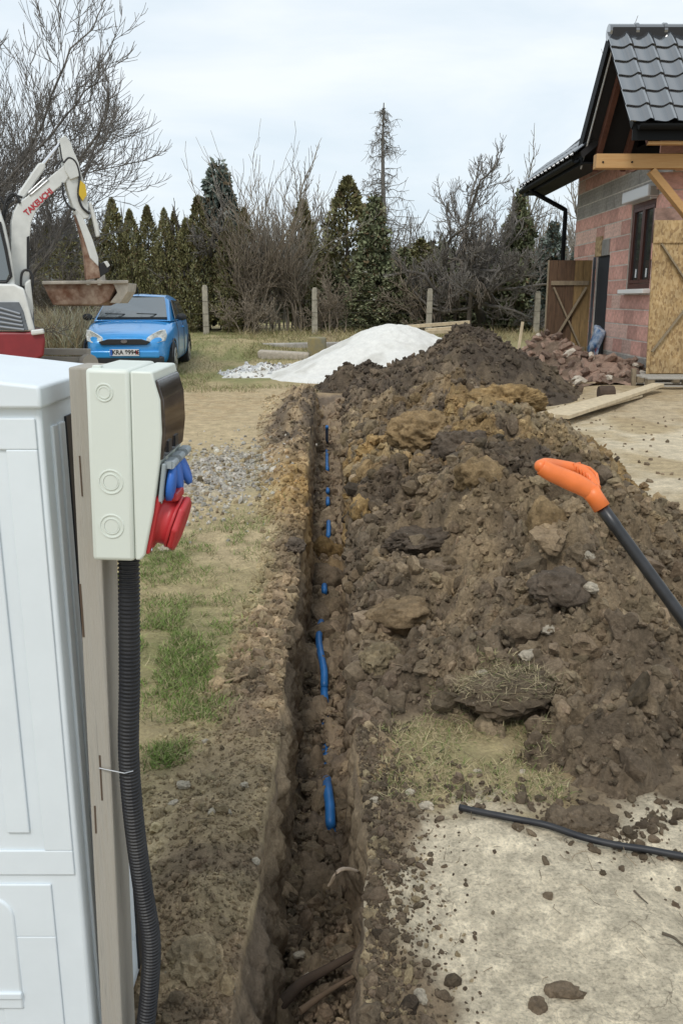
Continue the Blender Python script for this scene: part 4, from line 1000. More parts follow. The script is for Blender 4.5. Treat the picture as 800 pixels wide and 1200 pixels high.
f = MB(); f.prism([(HL, zt+.005), (p40.x+.02, zt+.005), (p25.x+.03, p25.z), (p25.x-.1, p25.z+.06), (HL, p25.z+.06)], lambda u, v, d: (u-(d-Y0)*.36, d, v), Y0+.02, Y0+1.45); f.build('engine_cover', M['ex_white'], ex, bevel=.03, bseg=4, smooth=True)
f = MB(); q = [onY(*p, Y0) for p in ((-60, 354), (22, 354), (27, 364), (33, 387), (-60, 387))]; f.prism([(p.x, p.z) for p in q], lambda u, v, d: (u, d, v), Y0-.006, Y0+.3); f.build('louvre_panel', M['ex_grey'], ex, bevel=.004)
for k in range(5):
    f = MB(); f.tube([onY(-40, 358+k*5.5, Y0-.012), onY(0, 361+k*5.5, Y0-.012), onY(24+k*1.2, 368+k*4.6, Y0-.012)], .018, 6); f.build('louvre', mat('louvre_grey', (.2, .22, .25), .5) if k == 0 else bpy.data.materials['louvre_grey'], ex)
f = MB(); f.bar(onY(37, 390, Y0-.02), onY(52, 388, Y0-.02), .06, .07); f.build('bumper_pad', M['ex_white'], ex, bevel=.02)
# cab
cz = p25.z+.05; f = MB(); pr = [onY(*p, Y0+.15) for p in ((19, 338), (14, 300), (6, 262), (-4, 232), (-20, 215))]
prof = [(p.x, p.z) for p in pr]; prof += [(HL+.55, prof[-1][1]), (HL+.5, prof[0][1])]
f.prism(prof, lambda u, v, d: (u-(d-Y0-.15)*.36, d, v), Y0+.15, Y0+1.25); f.build('cab', M['ex_white'], ex, bevel=.04, bseg=4, smooth=True)
q = [onY(*p, Y0+.15) for p in ((-60, 330), (9, 329), (12, 322), (6, 292), (-1, 262), (-60, 240))]; f = MB(); f.prism([(p.x, p.z) for p in q], lambda u, v, d: (u, d, v), Y0+.13, Y0+.2); f.build('cab_window', M['glass'], ex, bevel=.01)
f = MB(); f.tube([onY(*p, Y0+.13) for p in ((-60, 331), (8, 330.5), (13.5, 324), (7.5, 292), (0, 260))], .018, 6); f.build('window_seal', M['ex_blackgap'], ex)
# undercarriage and tracks
f = MB(); f.cyl((HX-.95, Y0+.75, .42), (HX-.95, Y0+.75, .55), .42, 24); f.box((HX-.95, Y0+.75, .33), (.9, 1.0, .2)); f.build('undercarriage', M['ex_grey'], ex)
for dy in (.02, 1.48):
    f = MB(); n0 = 12; loop = []
    for i in range(n0+1): t = math.pi/2+math.pi*i/n0; loop.append((HX-1.6+.23*math.cos(t), .25+.23*math.sin(t)))
    for i in range(n0+1): t = -math.pi/2+math.pi*i/n0; loop.append((HX-.35+.23*math.cos(t), .25+.23*math.sin(t)))
    f.prism(loop, lambda u, v, d: (u, d, v), Y0+dy-.15, Y0+dy+.15); f.build('track', M['tyre'], ex, bevel=.02)
# ================================================================== HOUSE
M['mortar'] = mat('mortar', (.56, .51, .45), .95, var=.25, vscale=8, bump=.5, bscale=40)
M['block'] = mat('clay_block', (.56, .31, .25), .9, var=.28, vscale=5, bump=.35, bscale=30, rnd=.22, stretch=(1, 1, 1))
M['block_pale'] = mat('clay_block_pale', (.60, .40, .33), .9, var=.3, vscale=4, bump=.35, bscale=30, rnd=.2)
M['concrete'] = mat('concrete', (.31, .29, .26), .9, var=.3, vscale=4, bump=.5, bscale=25, rnd=.12)
M['brown_frame'] = mat('brown_window_frame', (.085, .030, .022), .45, var=.2, vscale=9)
M['window_glass'] = mat('window_glass', (.03, .036, .036), .05, spec=.9)
M['shutter'] = mat('shutter_white', (.62, .63, .64), .45); M['foam'] = mat('foam', (.74, .73, .70), .9)
M['tile'] = mat('graphite_tile', (.026, .029, .034), .14, spec=1, var=.15, vscale=7, rnd=.18, coat=1)
M['tile'].node_tree.nodes['Principled BSDF'].inputs['Coat IOR'].default_value = 2.1
M['black_metal'] = mat('black_metal', (.006, .007, .008), .6, spec=.15); M['underlay'] = mat('roof_underside', (.018, .017, .018), .8)
M['timber'] = mat('fresh_timber', (.52, .31, .13), .7, var2=(.40, .22, .085), vscale=4, var=.12, stretch=(.7, 9, 9), bump=.2, bscale=20)
M['red_timber'] = mat('stained_timber', (.13, .05, .03), .8, var=.3, vscale=9)
M['osb'] = mat('osb_board', (.50, .33, .13), .75, var2=(.33, .195, .07), vscale=11, var=.3, detail=4, stretch=(1.3, 1, .8), bump=.25, bscale=40)
def osb_material():
    m = bpy.data.materials.new('osb_board'); m.use_nodes = True; nt = m.node_tree; N = nt.nodes; L = nt.links; b = N['Principled BSDF']; b.inputs['Roughness'].default_value = .7
    t = N.new('ShaderNodeTexCoord'); v = N.new('ShaderNodeTexVoronoi'); v.inputs['Scale'].default_value = 1; nz = N.new('ShaderNodeTexNoise'); nz.inputs['Scale'].default_value = 3.5
    mp = N.new('ShaderNodeMapping'); mp.inputs['Scale'].default_value = (46, 12, 22); mp.inputs['Rotation'].default_value = (0, .6, 0)
    L.new(t.outputs['Object'], mp.inputs['Vector']); L.new(mp.outputs['Vector'], v.inputs['Vector']); L.new(t.outputs['Object'], nz.inputs['Vector'])
    s = N.new('ShaderNodeSeparateColor'); L.new(v.outputs['Color'], s.inputs[0]); r = N.new('ShaderNodeValToRGB')
    for p, c in ((0, (.24, .15, .07, 1)), (1, (.50, .36, .19, 1))): 
        el = r.color_ramp.elements[int(p)]; el.position = p; el.color = c
    el = r.color_ramp.elements.new(.35); el.color = (.38, .25, .11, 1)
    L.new(s.outputs[0], r.inputs['Fac']); mr = N.new('ShaderNodeMapRange'); mr.inputs[1].default_value = .3; mr.inputs[2].default_value = .7; mr.inputs[3].default_value = .72; mr.inputs[4].default_value = 1.12
    L.new(nz.outputs['Fac'], mr.inputs[0]); x = N.new('ShaderNodeMix'); x.data_type = 'RGBA'; x.blend_type = 'MULTIPLY'; x.inputs['Factor'].default_value = 1; L.new(r.outputs['Color'], x.inputs[6]); L.new(mr.outputs[0], x.inputs[7]); L.new(x.outputs[2], b.inputs['Base Color']); return m
M['osb'] = osb_material()
M['grey_batten'] = mat('grey_batten', (.24, .19, .125), .85, var=.25, vscale=10, stretch=(3, 3, 1)); M['plank'] = mat('door_planks', (.085, .048, .026), .8, var=.35, vscale=6, stretch=(6, 6, .8), rnd=.3)
M['plank_light'] = mat('door_plank_light', (.24, .155, .065), .8, var=.3, vscale=7, stretch=(5, 5, .8))
M['doorway_dark'] = mat('doorway_shade_black', (.02, .022, .026), .9)  # near-black colour in place of the doorway's shade
WX, WY0, WY1 = 4.90, 13.45, 18.75; GZ = .12; WTOP = 4.12
hs = thing('house', (WX, WY0, GZ), 'unfinished red clay block house with glossy graphite tiled roof at right', 'house')
WIN = (14.06, 15.20, 1.56, 2.93)      # y0,y1,z0,z1
DOOR = (16.25, 17.05, .15, 2.18)
def wallpieces(mb, x, t, y0, y1, z0, z1, holes):
    ys = sorted({y0, y1}|{h[0] for h in holes}|{h[1] for h in holes})
    for a, b_ in zip(ys[:-1], ys[1:]):
        zs = [(z0, z1)]
        for h in holes:
            if h[0] <= a and b_ <= h[1]: zs = [q for zz in zs for q in ((zz[0], h[2]), (h[3], zz[1]))]
        for za, zb in zs: mb.box((x+t/2, (a+b_)/2, (za+zb)/2), (t, b_-a, zb-za))
f = MB(); wallpieces(f, WX-.004, .236, WY0+.012, 15.42, -.1, 3.46, [WIN]); wallpieces(f, WX-.004, .236, 15.42, WY1, -.1, WTOP, [DOOR]); f.box((WX+4.2, WY0+.13, 1.6), (7.9, .22, 3.7)); f.box((WX+4.2, WY1-.12, 1.6), (7.9, .22, 3.7)); f.box((WX+8.0, 16, 1.6), (.22, 5.0, 3.7))
wall = f.build('wall', M['mortar'], hs)
f = MB(); f.box((0, 0, 0), (1, 1, 1))
BM = []
for k in range(5):
    bm = bmesh.new(); bmesh.ops.create_cube(bm, size=1)
    for v in bm.verts: v.co += Vector((random.uniform(-.004, .004), random.uniform(-.006, .006), random.uniform(-.012, .012)))
    me = bpy.data.meshes.new('block'); bm.to_mesh(me); bm.free(); me.materials.append(M['block'] if k < 4 else M['block_pale']); BM.append(me)
GB = BM[0].copy(); GB.materials.clear(); GB.materials.append(M['concrete'])
def block(c, d, grey=False):
    o = link('block', GB if grey else random.choice(BM), wall, Vector(c)-ORG[hs]); o.scale = d; KIDS.setdefault(wall, []).append(o); return o
RY_ = 14.15; H = .25; nrow = 17; zr0 = .22
for r in range(nrow):
    z0, z1 = zr0+r*H, zr0+(r+1)*H; off = (r % 2)*.25
    if z0 >= WTOP-.05: break
    
    y = WY0-off
    while y < WY1:
        a, b_ = max(y, WY0), min(y+.5, WY1-.005); y += .5
        if b_-a < .05: continue
        segs = [(a, b_)]
        for h in (WIN, DOOR):
            if z1 > h[2]+.08 and z0 < h[3]-.06:
                segs = [q for s_ in segs for q in ((s_[0], min(s_[1], h[0]-.006)), (max(s_[0], h[1]+.006), s_[1])) if q[1]-q[0] > .04]
        for a2, b2 in segs:
            zz0, zz1 = z0, min(z1, WTOP)
            for h in (WIN, DOOR):
                if a2 < h[1] and b2 > h[0]:
                    if zz0 < h[2] < zz1: zz1 = h[2]
                    if zz0 < h[3] < zz1: zz0 = h[3]
            if zz1-zz0 < .05 or (z0 > 3.45 and b2 < RY_+1.3): continue
            grey = 2.95 < z0 < 3.3 or (r == 0) or (z0 > 2.15 and z0 < 2.45 and a2 > 15.95 and b2 < 17.4) 
            pass
            block((WX+.006+random.uniform(-.003, .002), (a2+b2)/2, (zz0+zz1)/2), (.03, b2-a2-.012, zz1-zz0-.022), grey)
for r in range(6, nrow):                                       # front wall seen above the board
    for k in range(4): block((WX+.27+k*.5-(r % 2)*.25, WY0+.006, zr0+(r+.5)*H), (.486, .03, .234))
MB().box((WX-.03, WY0+2.4, .17), (.10, 4.6, .14)).build('plinth', M['concrete'], hs, bevel=.01)
# window
y0, y1, z0, z1 = WIN; wy = (y0+y1)/2
win = MB(); 
for c, d in (((WX+.05, wy, z1-.035), (.07, y1-y0, .07)), ((WX+.05, wy, z0+.04), (.07, y1-y0, .08)), ((WX+.05, y0+.035, (z0+z1)/2), (.07, .07, z1-z0-.15)), ((WX+.05, y1-.035, (z0+z1)/2), (.07, .07, z1-z0-.15))): win.box(c, d)
wn_ = win.build('window', M['brown_frame'], hs)
for ya, yb in ((y0+.075, wy-.004), (wy+.004, y1-.075)):
    f = MB(); ym = (ya+yb)/2; w_ = .055
    f.box((WX+.035, ym, z1-.105), (.055, yb-ya, w_)); f.box((WX+.035, ym, z0+.115), (.055, yb-ya, w_)); f.box((WX+.035, ya+w_/2, (z0+z1)/2), (.055, w_, z1-z0-.27)); f.box((WX+.035, yb-w_/2, (z0+z1)/2), (.055, w_, z1-z0-.27))
    f.build('sash', M['brown_frame'], wn_)
    MB().box((WX+.05, ym, (z0+z1)/2), (.012, yb-ya-.1, z1-z0-.24)).build('pane', M['window_glass'], wn_)
    MB().box((WX+.035, ym, z0+.25), (.004, .06, .14)).build('sticker', M['plate'], wn_)
MB().box((WX-.05, wy, z0-.045), (.16, y1-y0+.14, .07)).build('sill', M['foam'], wn_, bevel=.01)
f = MB(); f.box((WX-.07, wy-.02, z1+.10), (.22, y1-y0+.12, .18)); sb = f.build('shutter_box', M['shutter'], hs, bevel=.02, bseg=3)
MB().box((WX-.06, y0-.085, z1+.09), (.16, .02, .13)).build('end_cap', M['concrete'], sb)
MB().box((WX-.05, y0+.0, z1-.005), (.10, .05, .02)).build('guide', M['shutter'], sb)
# door opening: near-black block stands in for the unlit room, leaf swung out
f = MB(); f.box((WX+.30, (DOOR[0]+DOOR[1])/2-.002, 1.17), (.56, DOOR[1]-DOOR[0]-.004, 2.02)); f.build('doorway_dark_fill', M['doorway_dark'], hs)
MB().box((WX-.02, DOOR[1]+.08, 1.15), (.06, .05, 2.05)).build('door_jamb', M['ex_grey'], hs)
dl = thing('door_leaf', (WX, 17.0, .2), 'open brown plank door leaf with crossed battens at the back doorway', 'door')
lx0, lx1 = onY(642, 330, 17.0).x, onY(692, 330, 17.0).x; dz0, dz1 = .22, onY(660, 305, 17.0).z; n = 5
for k in range(n):
    w_ = (lx1-lx0)/n; MB().box((lx0+(k+.5)*w_, 17.0, (dz0+dz1)/2), (w_-.006, .03, dz1-dz0)).build('plank', M['plank_light'] if k in (3, 4) else M['plank'], dl)
f = MB(); f.box((lx0-.012, 17.0, (dz0+dz1)/2), (.02, .06, dz1-dz0)); f.build('edge_batten', M['grey_batten'], dl)
for za in (dz1-.42, .45): MB().box(((lx0+lx1)/2, 16.97, za), (lx1-lx0-.1, .03, .08)).build('batten', M['grey_batten'], dl)
MB().bar((lx0+.1, 16.965, dz1-.5), (lx1-.15, 16.965, .5), .03, .07, up=(0, 1, 0)).build('brace', M['grey_batten'], dl)
MB().bar((lx1-.1, 16.938, dz1-.5), (lx0+.1, 16.938, .5), .03, .07, up=(0, 1, 0)).build('brace', M['grey_batten'], dl)
MB().box((WX-.012, 16.95, 2.36), (.03, .42, .36)).build('lintel_board', M['osb'], hs); MB().box((WX-.012, 16.5, 2.32), (.03, .44, .28)).build('lintel_board', M['concrete'], hs)
# ---- roof
RY, RZ, HW, EZ, RX0, RX1 = 14.15, 5.24, 1.42, 3.74, 4.02, 9.0
rf = MB(); t = .10
def rp(y, z): return lambda: None
nl = math.hypot(HW, RZ-EZ); sdir = Vector((0, -HW/nl, -(RZ-EZ)/nl)); sup = Vector((0, -(RZ-EZ)/nl, HW/nl))
rf.prism([(RY-HW, EZ), (RY, RZ), (RY+HW, EZ), (RY+HW-.02, EZ-.12), (RY, RZ-.13), (RY-HW+.02, EZ-.12)], lambda u, v, d: (d, u, v), RX0+.02, RX1)
roof_o = rf.build('roof', M['underlay'], hs)
# barge boards
for s_, nm in ((-1, 'barge_board'), (1, 'barge_board')):
    MB().bar((RX0, RY+s_*(HW+.02), EZ-.03), (RX0, RY+s_*.0, RZ-.03), .03, .20 if s_ > 0 else .10, up=(0, .7, .7)).build(nm, M['black_metal'], roof_o)
# S-profile tile, shared mesh
def tile_mesh():
    nx, w, l = 11, .33, .40; V, F = [], []
    xs = [i/(nx-1) for i in range(nx)]
    prof = [.045*math.exp(-((u-.82)/.14)**2)+.008*math.cos(u*6.28) for u in xs]
    for lay in (0, 1):
        for v in (0, 1):
            for u, p in zip(xs, prof): V.append(((1-u)*w, v*l, p-.014*lay+(.0 if v else .0)+.022*(v)))
    def idx(lay, v, i): return lay*2*nx+v*nx+i
    for i in range(nx-1):
        F += [(idx(0, 0, i), idx(0, 0, i+1), idx(0, 1, i+1), idx(0, 1, i)), (idx(1, 0, i), idx(1, 1, i), idx(1, 1, i+1), idx(1, 0, i+1)), (idx(0, 1, i), idx(0, 1, i+1), idx(1, 1, i+1), idx(1, 1, i)), (idx(0, 0, i), idx(1, 0, i), idx(1, 0, i+1), idx(0, 0, i+1))]
    F += [(idx(0, 0, 0), idx(0, 1, 0), idx(1, 1, 0), idx(1, 0, 0)), (idx(0, 0, nx-1), idx(1, 0, nx-1), idx(1, 1, nx-1), idx(0, 1, nx-1))]
    me = bpy.data.meshes.new('roof_tile'); me.from_pydata(V, [], F); me.materials.append(M['tile']); me.update(); me.polygons.foreach_set('use_smooth', [True]*len(F)); me.set_sharp_from_angle(angle=R(40)); return me
TM = tile_mesh()
rows_ = 6; pitch = (nl-.03)/rows_
for r in range(rows_):
    for k in range(12):
        p = Vector((RX0-.06+(k+1)*.325, RY, RZ))+sdir*(r*pitch+.03)+sup*.055
        o = link('roof_tile', TM, roof_o); o.matrix_local = Matrix.Translation(p-ORG[hs]) @ Matrix((Vector((-1, 0, 0)), sdir, sup)).transposed().to_4x4()
        o.scale = (1, pitch*1.10/.40, 1); KIDS.setdefault(roof_o, []).append(o)
for k in range(9):
    f = MB(); f.tube([(RX0-.03+k*.42, RY, RZ+.03), (RX0+.36+k*.42, RY, RZ+.03)], .115, 14); f.tube([(RX0+.35+k*.42, RY, RZ+.03), (RX0+.40+k*.42, RY, RZ+.03)], .132, 14); f.build('ridge_cap', M['tile'], roof_o, smooth=False)
MB().box(((RX0+RX1)/2, RY, RZ+.005), (RX1-RX0-.02, .25, .13)).build('ridge_dark_filler', M['underlay'], roof_o)  # dark filler coloured to look like a shaded gap under the caps
MB().box(((RX0+RX1)/2, RY-HW-.0, EZ-.11), (RX1-RX0-.0, .03, .20)).build('fascia', M['black_metal'], roof_o)
f = MB(); gp_ = [(math.cos(a)*.07, math.sin(a)*.07) for a in [math.pi+math.pi*i/8 for i in range(9)]]+[(math.cos(a)*.058, math.sin(a)*.058) for a in [2*math.pi-math.pi*i/8 for i in range(9)]]
f.prism(gp_, lambda u, v, d: (d, RY-HW-.10+u, EZ-.02+v), RX0+.05, RX1); f.build('gutter', M['black_metal'], roof_o)
MB().box(((RX0+RX1)/2+.1, RY-HW+.08, EZ-.235), (RX1-RX0-.3, .1, .04)).build('soffit_board', M['timber'], roof_o)
# gable infill, set back under the overhang; inner rafter
f = MB(); f.prism([(RY-HW+.15, WTOP-.0), (RY+HW-.15, WTOP-.0), (RY+HW-.3, EZ+.1), (RY, RZ-.25), (RY-HW+.3, EZ+.1)], lambda u, v, d: (d, u, v), WX+.02, WX+.2); f.build('gable_board', M['underlay'], hs)
for xo, m_, nm in ((RX0+.28, M['red_timber'], 'rafter'), (RX0+.75, M['red_timber'], 'rafter')):
    for s_ in (-1, 1): MB().bar((xo, RY+s_*(HW-.06), EZ-.20), (xo, RY+s_*.02, RZ-.21), .08, .14, up=(0, .7, .7)).build(nm, m_, roof_o)
MB().tube([(RX0+.06, RY+HW-.02, EZ-.19), (RX0+.06, RY+.05, RZ-.2)], .014, 6).build('edge_trim', M['shutter'], roof_o)
# main roof wing behind: eave along the side wall
MZ, MX0, MY0, MY1 = 3.78, 3.98, 15.25, 19.95
sl_ = math.tan(R(40)); Mx1 = 9.1; f = MB()
f.prism([(MX0, MZ), (Mx1, MZ+(Mx1-MX0)*sl_), (Mx1+(Mx1-MX0), MZ), (Mx1+(Mx1-MX0)-.1, MZ-.13), (Mx1, MZ+(Mx1-MX0)*sl_-.16), (MX0+.04, MZ-.10)], lambda u, v, d: (u, d, v), MY0, MY1)
wing = f.build('wing_roof', M['underlay'], hs)
d2 = Vector((-math.cos(R(40)), 0, -math.sin(R(40)))); u2 = Vector((-math.sin(R(40)), 0, math.cos(R(40))))
for r in range(2):
    for k in range(15):
        p = Vector((MX0, MY1-(k+1)*.315-.0, MZ))-d2*(.36*(r+1)-.05)+u2*.022
        o = link('roof_tile', TM, wing); o.matrix_local = Matrix.Translation(p-ORG[hs]) @ Matrix((Vector((0, 1, 0)), d2, u2)).transposed().to_4x4(); KIDS.setdefault(wing, []).append(o)
f = MB(); q_ = Vector((MX0, 0, MZ))-d2*.30+u2*.02; f.box((q_.x, (MY0+MY1)/2, q_.z), (.05, MY1-MY0-.04, .09), Matrix((d2, Vector((0, 1, 0)), u2)).transposed()); f.build('eave_gap_filler', M['underlay'], wing)  # dark filler added to block sky showing under the tiles
f = MB(); f.prism(gp_, lambda u, v, d: (MX0-.05+u, d, MZ-.10+v), MY0+.1, MY1-.15); f.build('gutter', M['black_metal'], wing)
MB().box((MX0+.26, (MY0+MY1)/2, MZ-.17), (.46, MY1-MY0-.1, .03)).build('soffit', M['black_metal'], wing)
MB().box((MX0+.04, (MY0+MY1)/2, MZ-.13), (.03, MY1-MY0-.06, .15)).build('fascia', M['black_metal'], wing)
q0 = onY(622, 224, 18.95); q1 = onY(662, 246, 18.95); 
f = MB(); f.tube([Vector((q0.x, q0.y, MZ-.15)), q0, q0+(q1-q0)*.04, q0+(q1-q0)*.96, q1, q1+Vector((.005, 0, -.05)), Vector((q1.x+.01, 18.95, .3))], .048, 12); f.build('downpipe', M['black_metal'], hs, smooth=True)
for zz in (2.6, 1.2): MB().cyl((q1.x+.008, 18.95, zz), (q1.x+.008, 18.95, zz+.05), .058, 12).build('pipe_clip', M['black_metal'], hs)
# porch beam and brace
by = 13.15; b0, b1 = onY(697, 181, by), onY(697, 198, by)
f = MB(); f.box(((b0.x+7.2)/2, by, (b0.z+b1.z)/2), (7.2-b0.x, .16, b0.z-b1.z)); bm_ = f.build('porch_beam', M['timber'], hs, bevel=.006)
for px in (706, 740): p = onY(px, 190, by-.08); MB().cyl(p+Vector((0, .01, 0)), p-Vector((0, .012, 0)), .014, 8).build('bolt', M['black_metal'], bm_)
a = onY(762, 200, by); c_ = onY(812, 262, by); MB().bar(a, a+(c_-a)*1.9, .10, .155, up=(0, 1, 0)).build('porch_brace', M['timber'], hs, bevel=.005)
MB().box((6.05, by, 1.6), (.16, .16, 3.2)).build('porch_post', M['timber'], hs, bevel=.005)
# ---- OSB door leaf standing on a pallet
oy = 13.02; p0, p1 = onY(766, 258, oy), onY(756, 438, oy)
ob = thing('board_panel', (p0.x+.6, oy, p1.z), 'upright chipboard panel with diagonal battens standing on a pallet by the corner', 'panel')
ow = 1.05; lean_ = p0.x-p1.x; f = MB()
f.prism([(p1.x, p1.z), (p1.x+ow, p1.z), (p0.x+ow, p0.z), (p0.x, p0.z)], lambda u, v, d: (u, d, v), oy-.011, oy+.011); f.build('board', M['osb'], ob)
f = MB(); zt = p0.z-(p0.z-p1.z)*.145
f.box((p0.x+ow/2, oy-.023, (zt+p0.z)/2), (ow-.01, .022, p0.z-zt-.01)); f.build('top_board', M['osb'], ob)
f = MB(); f.box((p1.x+ow/2+.03, oy-.023, p1.z+.12), (ow-.04, .022, .22)); f.build('bottom_board', M['osb'], ob)
zl, zm, zh = onY(763, 410, oy).z, onY(800, 362, oy).z, onY(775, 285, oy).z
MB().bar(onY(763, 412, oy-.03), onY(763, 412, oy-.03)+(onY(802, 362, oy-.03)-onY(763, 412, oy-.03))*1.5, .022, .075, up=(0, 1, 0)).build('batten', M['grey_batten'], ob)
MB().bar(onY(774, 286, oy-.03), onY(774, 286, oy-.03)+(onY(803, 330, oy-.03)-onY(774, 286, oy-.03))*1.5, .022, .075, up=(0, 1, 0)).build('batten', M['grey_batten'], ob)
pa = thing('pallet', (5.1, 12.95, GZ), 'grey weathered wooden pallet under the upright chipboard panel', 'pallet')
px0 = onY(752, 448, 12.6).x; zt = p1.z-.005
for k in range(5): MB().box((px0+.6, 12.45+k*.24, zt-.011), (1.2, .12, .022)).build('deck_board', M['weather_wood'], pa)
for k in range(3):
    for j in range(3): MB().box((px0+.06+k*.54, 12.47+j*.45, zt-.068), (.10, .14, .09)).build('spacer_block', M['grey_batten'], pa)
for k in range(3): MB().box((px0+.6, 12.47+k*.45, zt-.124), (1.2, .10, .02)).build('bottom_board', M['weather_wood'], pa)
# planks lying on the ground in front of the house
M['pale_plank'] = mat('pale_plank', (.56, .46, .31), .8, var=.2, vscale=5, stretch=(3, 3, 1), rnd=.1)
def gz(x, y): return float(zground(np.array([float(x)]), np.array([float(y)]))[0])
def plank(px0, py0, px1, py1, w, h, label, m='pale_plank', zl=.035, grp=None):
    a, b_ = onZ(px0, py0, .1), onZ(px1, py1, .14); a.z = gz(a.x, a.y)+zl; b_.z = gz(b_.x, b_.y)+zl
    o = MB().bar(a, b_, w, h).build('plank', M[m], None, bevel=.004); tag(o, label, 'plank', grp); return o
plank(658, 488, 770, 457, .17, .045, 'pale board lying on the tan ground before the house', zl=.10)
plank(640, 483, 735, 462, .42, .03, 'wide sandy sheet lying flat behind the pale board', zl=.045)
# rubble heap of broken blocks by the wall
rh = thing('rubble_heap', (3.9, 14.9, GZ), 'heap of broken red blocks and earth beside the house wall', 'rubble heap')
rn = 60; xs = np.linspace(2.7, 4.92, rn); ys_ = np.linspace(12.9, 17.4, rn); X, Y = np.meshgrid(xs, ys_)
def rz(x, y):
    h = .62*np.exp(-((x-3.75)/.55)**2-((y-15.8)/1.0)**2)+.30*np.exp(-((x-4.35)/.6)**2-((y-14.2)/.9)**2)
    return zground(x, y)+h-.05+.09*fbm(x, y, .3, 4, 91)+.05*lumps(x, y, .2, 93)
Z = rz(X, Y); i = np.arange(rn-1)[:, None]*rn+np.arange(rn-1)[None, :]
rc = mixc(np.broadcast_to(np.array((.17, .12, .085)), X.shape+(3,)), np.array((.30, .2, .15)), sst(-.2, .3, fbm(X, Y, .3, 3, 92)))
link('rubble_earth', npmesh('rubble_earth', np.stack([X, Y, Z], -1).reshape(-1, 3), np.stack([i, i+1, i+1+rn, i+rn], -1).reshape(-1, 4), M['soil'], rc.reshape(-1, 3), True, ORG[rh]), rh)
RMS = []
for k in range(7):
    V, F = clod_shape(1, 300+k, .25, 1.0); V = np.sign(V)*np.abs(V)**.7*np.array((1, .62, .42)); RMS.append(npmesh('block_fragment', V, F, M['rubble'] if k < 6 else M['stone']))
fx_ = rng.uniform(2.85, 4.85, 300); fy_ = rng.uniform(13.0, 17.2, 300); fz_ = rz(fx_, fy_); fg_ = zground(fx_, fy_)
for x, y, z, g_ in zip(fx_, fy_, fz_, fg_):
    if z-g_ < -.01 or (y > 16.9 and x > 4.1): continue
    o = link('block_fragment', RMS[rng.integers(0, 7)], rh, Vector((x, y, z+.045))-ORG[rh]); s_ = rng.uniform(.05, .15); o.scale = (s_, s_*rng.uniform(.7, 1.2), s_); o.rotation_euler = tuple(rng.uniform(-1, 1, 3)*(1.0, 1.0, 3.1))
# blue bag by the wall
p = onX(699, 412, WX-.12); bg_ = MB()
V, F = clod_shape(3, 77, .5, 1.0); V = V*np.array((.10, .16, .36)); V[:, 0] += .04*np.sin(V[:, 2]*9); V = V+np.array((p.x-.02, p.y, gz(p.x, p.y)+.46))
M['bag'] = mat('blue_bag', (.035, .13, .30), .5, var2=(.42, .46, .50), vscale=7, var=.3, bump=.6, bscale=14)
bgr = thing('plastic_bag', (p.x, p.y, GZ), 'crumpled blue and white plastic bag leaning against the block wall', 'bag'); 
link('bag', npmesh('bag', V, F, M['bag'], None, True, ORG[bgr]), bgr)
f = MB(); f.tube([(p.x-.03, p.y-.12, .25), (p.x-.05, p.y-.10, .55), (p.x+.02, p.y-.08, .72)], [.03, .035, .02], 8); f.build('red_wrapper', M['ex_red'], bgr, smooth=True)
o = MB().bar(onY(607, 400, 17.6)-Vector((0, 0, .25)), onY(612, 377, 17.6), .05, .05).build('wooden_stake', M['pale_plank'], None); tag(o, 'pale wooden stake leaning out of the rubble near the fence', 'stake')
o = MB().bar(onY(742, 455, 12.9)-Vector((0, 0, .1)), onY(742, 432, 12.9), .06, .06).build('wooden_stake', M['grey_batten'], None); tag(o, 'short grey stake driven in front of the chipboard panel', 'stake')
f = MB(); c_ = onZ(709, 465, .1); c_.z = gz(c_.x, c_.y)+.07; f.tube([c_-Vector((.10, 0, 0)), c_-Vector((.06, .0, 0)), c_+Vector((.1, .02, 0))], [.09, .1, .10], 14, caps=True); o = f.build('log_piece', mat('dark_log', (.07, .045, .03), .9, var=.3, vscale=12), None); tag(o, 'short dark log lying at the foot of the rubble', 'log')
# boards behind the sand pile
for k, (a, b_, y_, w_) in enumerate((((474, 383), (549, 377.5), 19.6, .16), ((500, 387), (535, 384), 19.2, .2), ((497, 389.5), (528, 388), 19.0, .2))):
    p, q = onY(*a, y_), onY(*b_, y_+.25); o = MB().bar(p, q, w_, .07).build('plank', M['pale_plank'], None); tag(o, ('long pale board lying raised behind the white sand pile', 'short board stacked under the long pale board', 'lowest board peeking above the white sand pile')[k], 'plank')
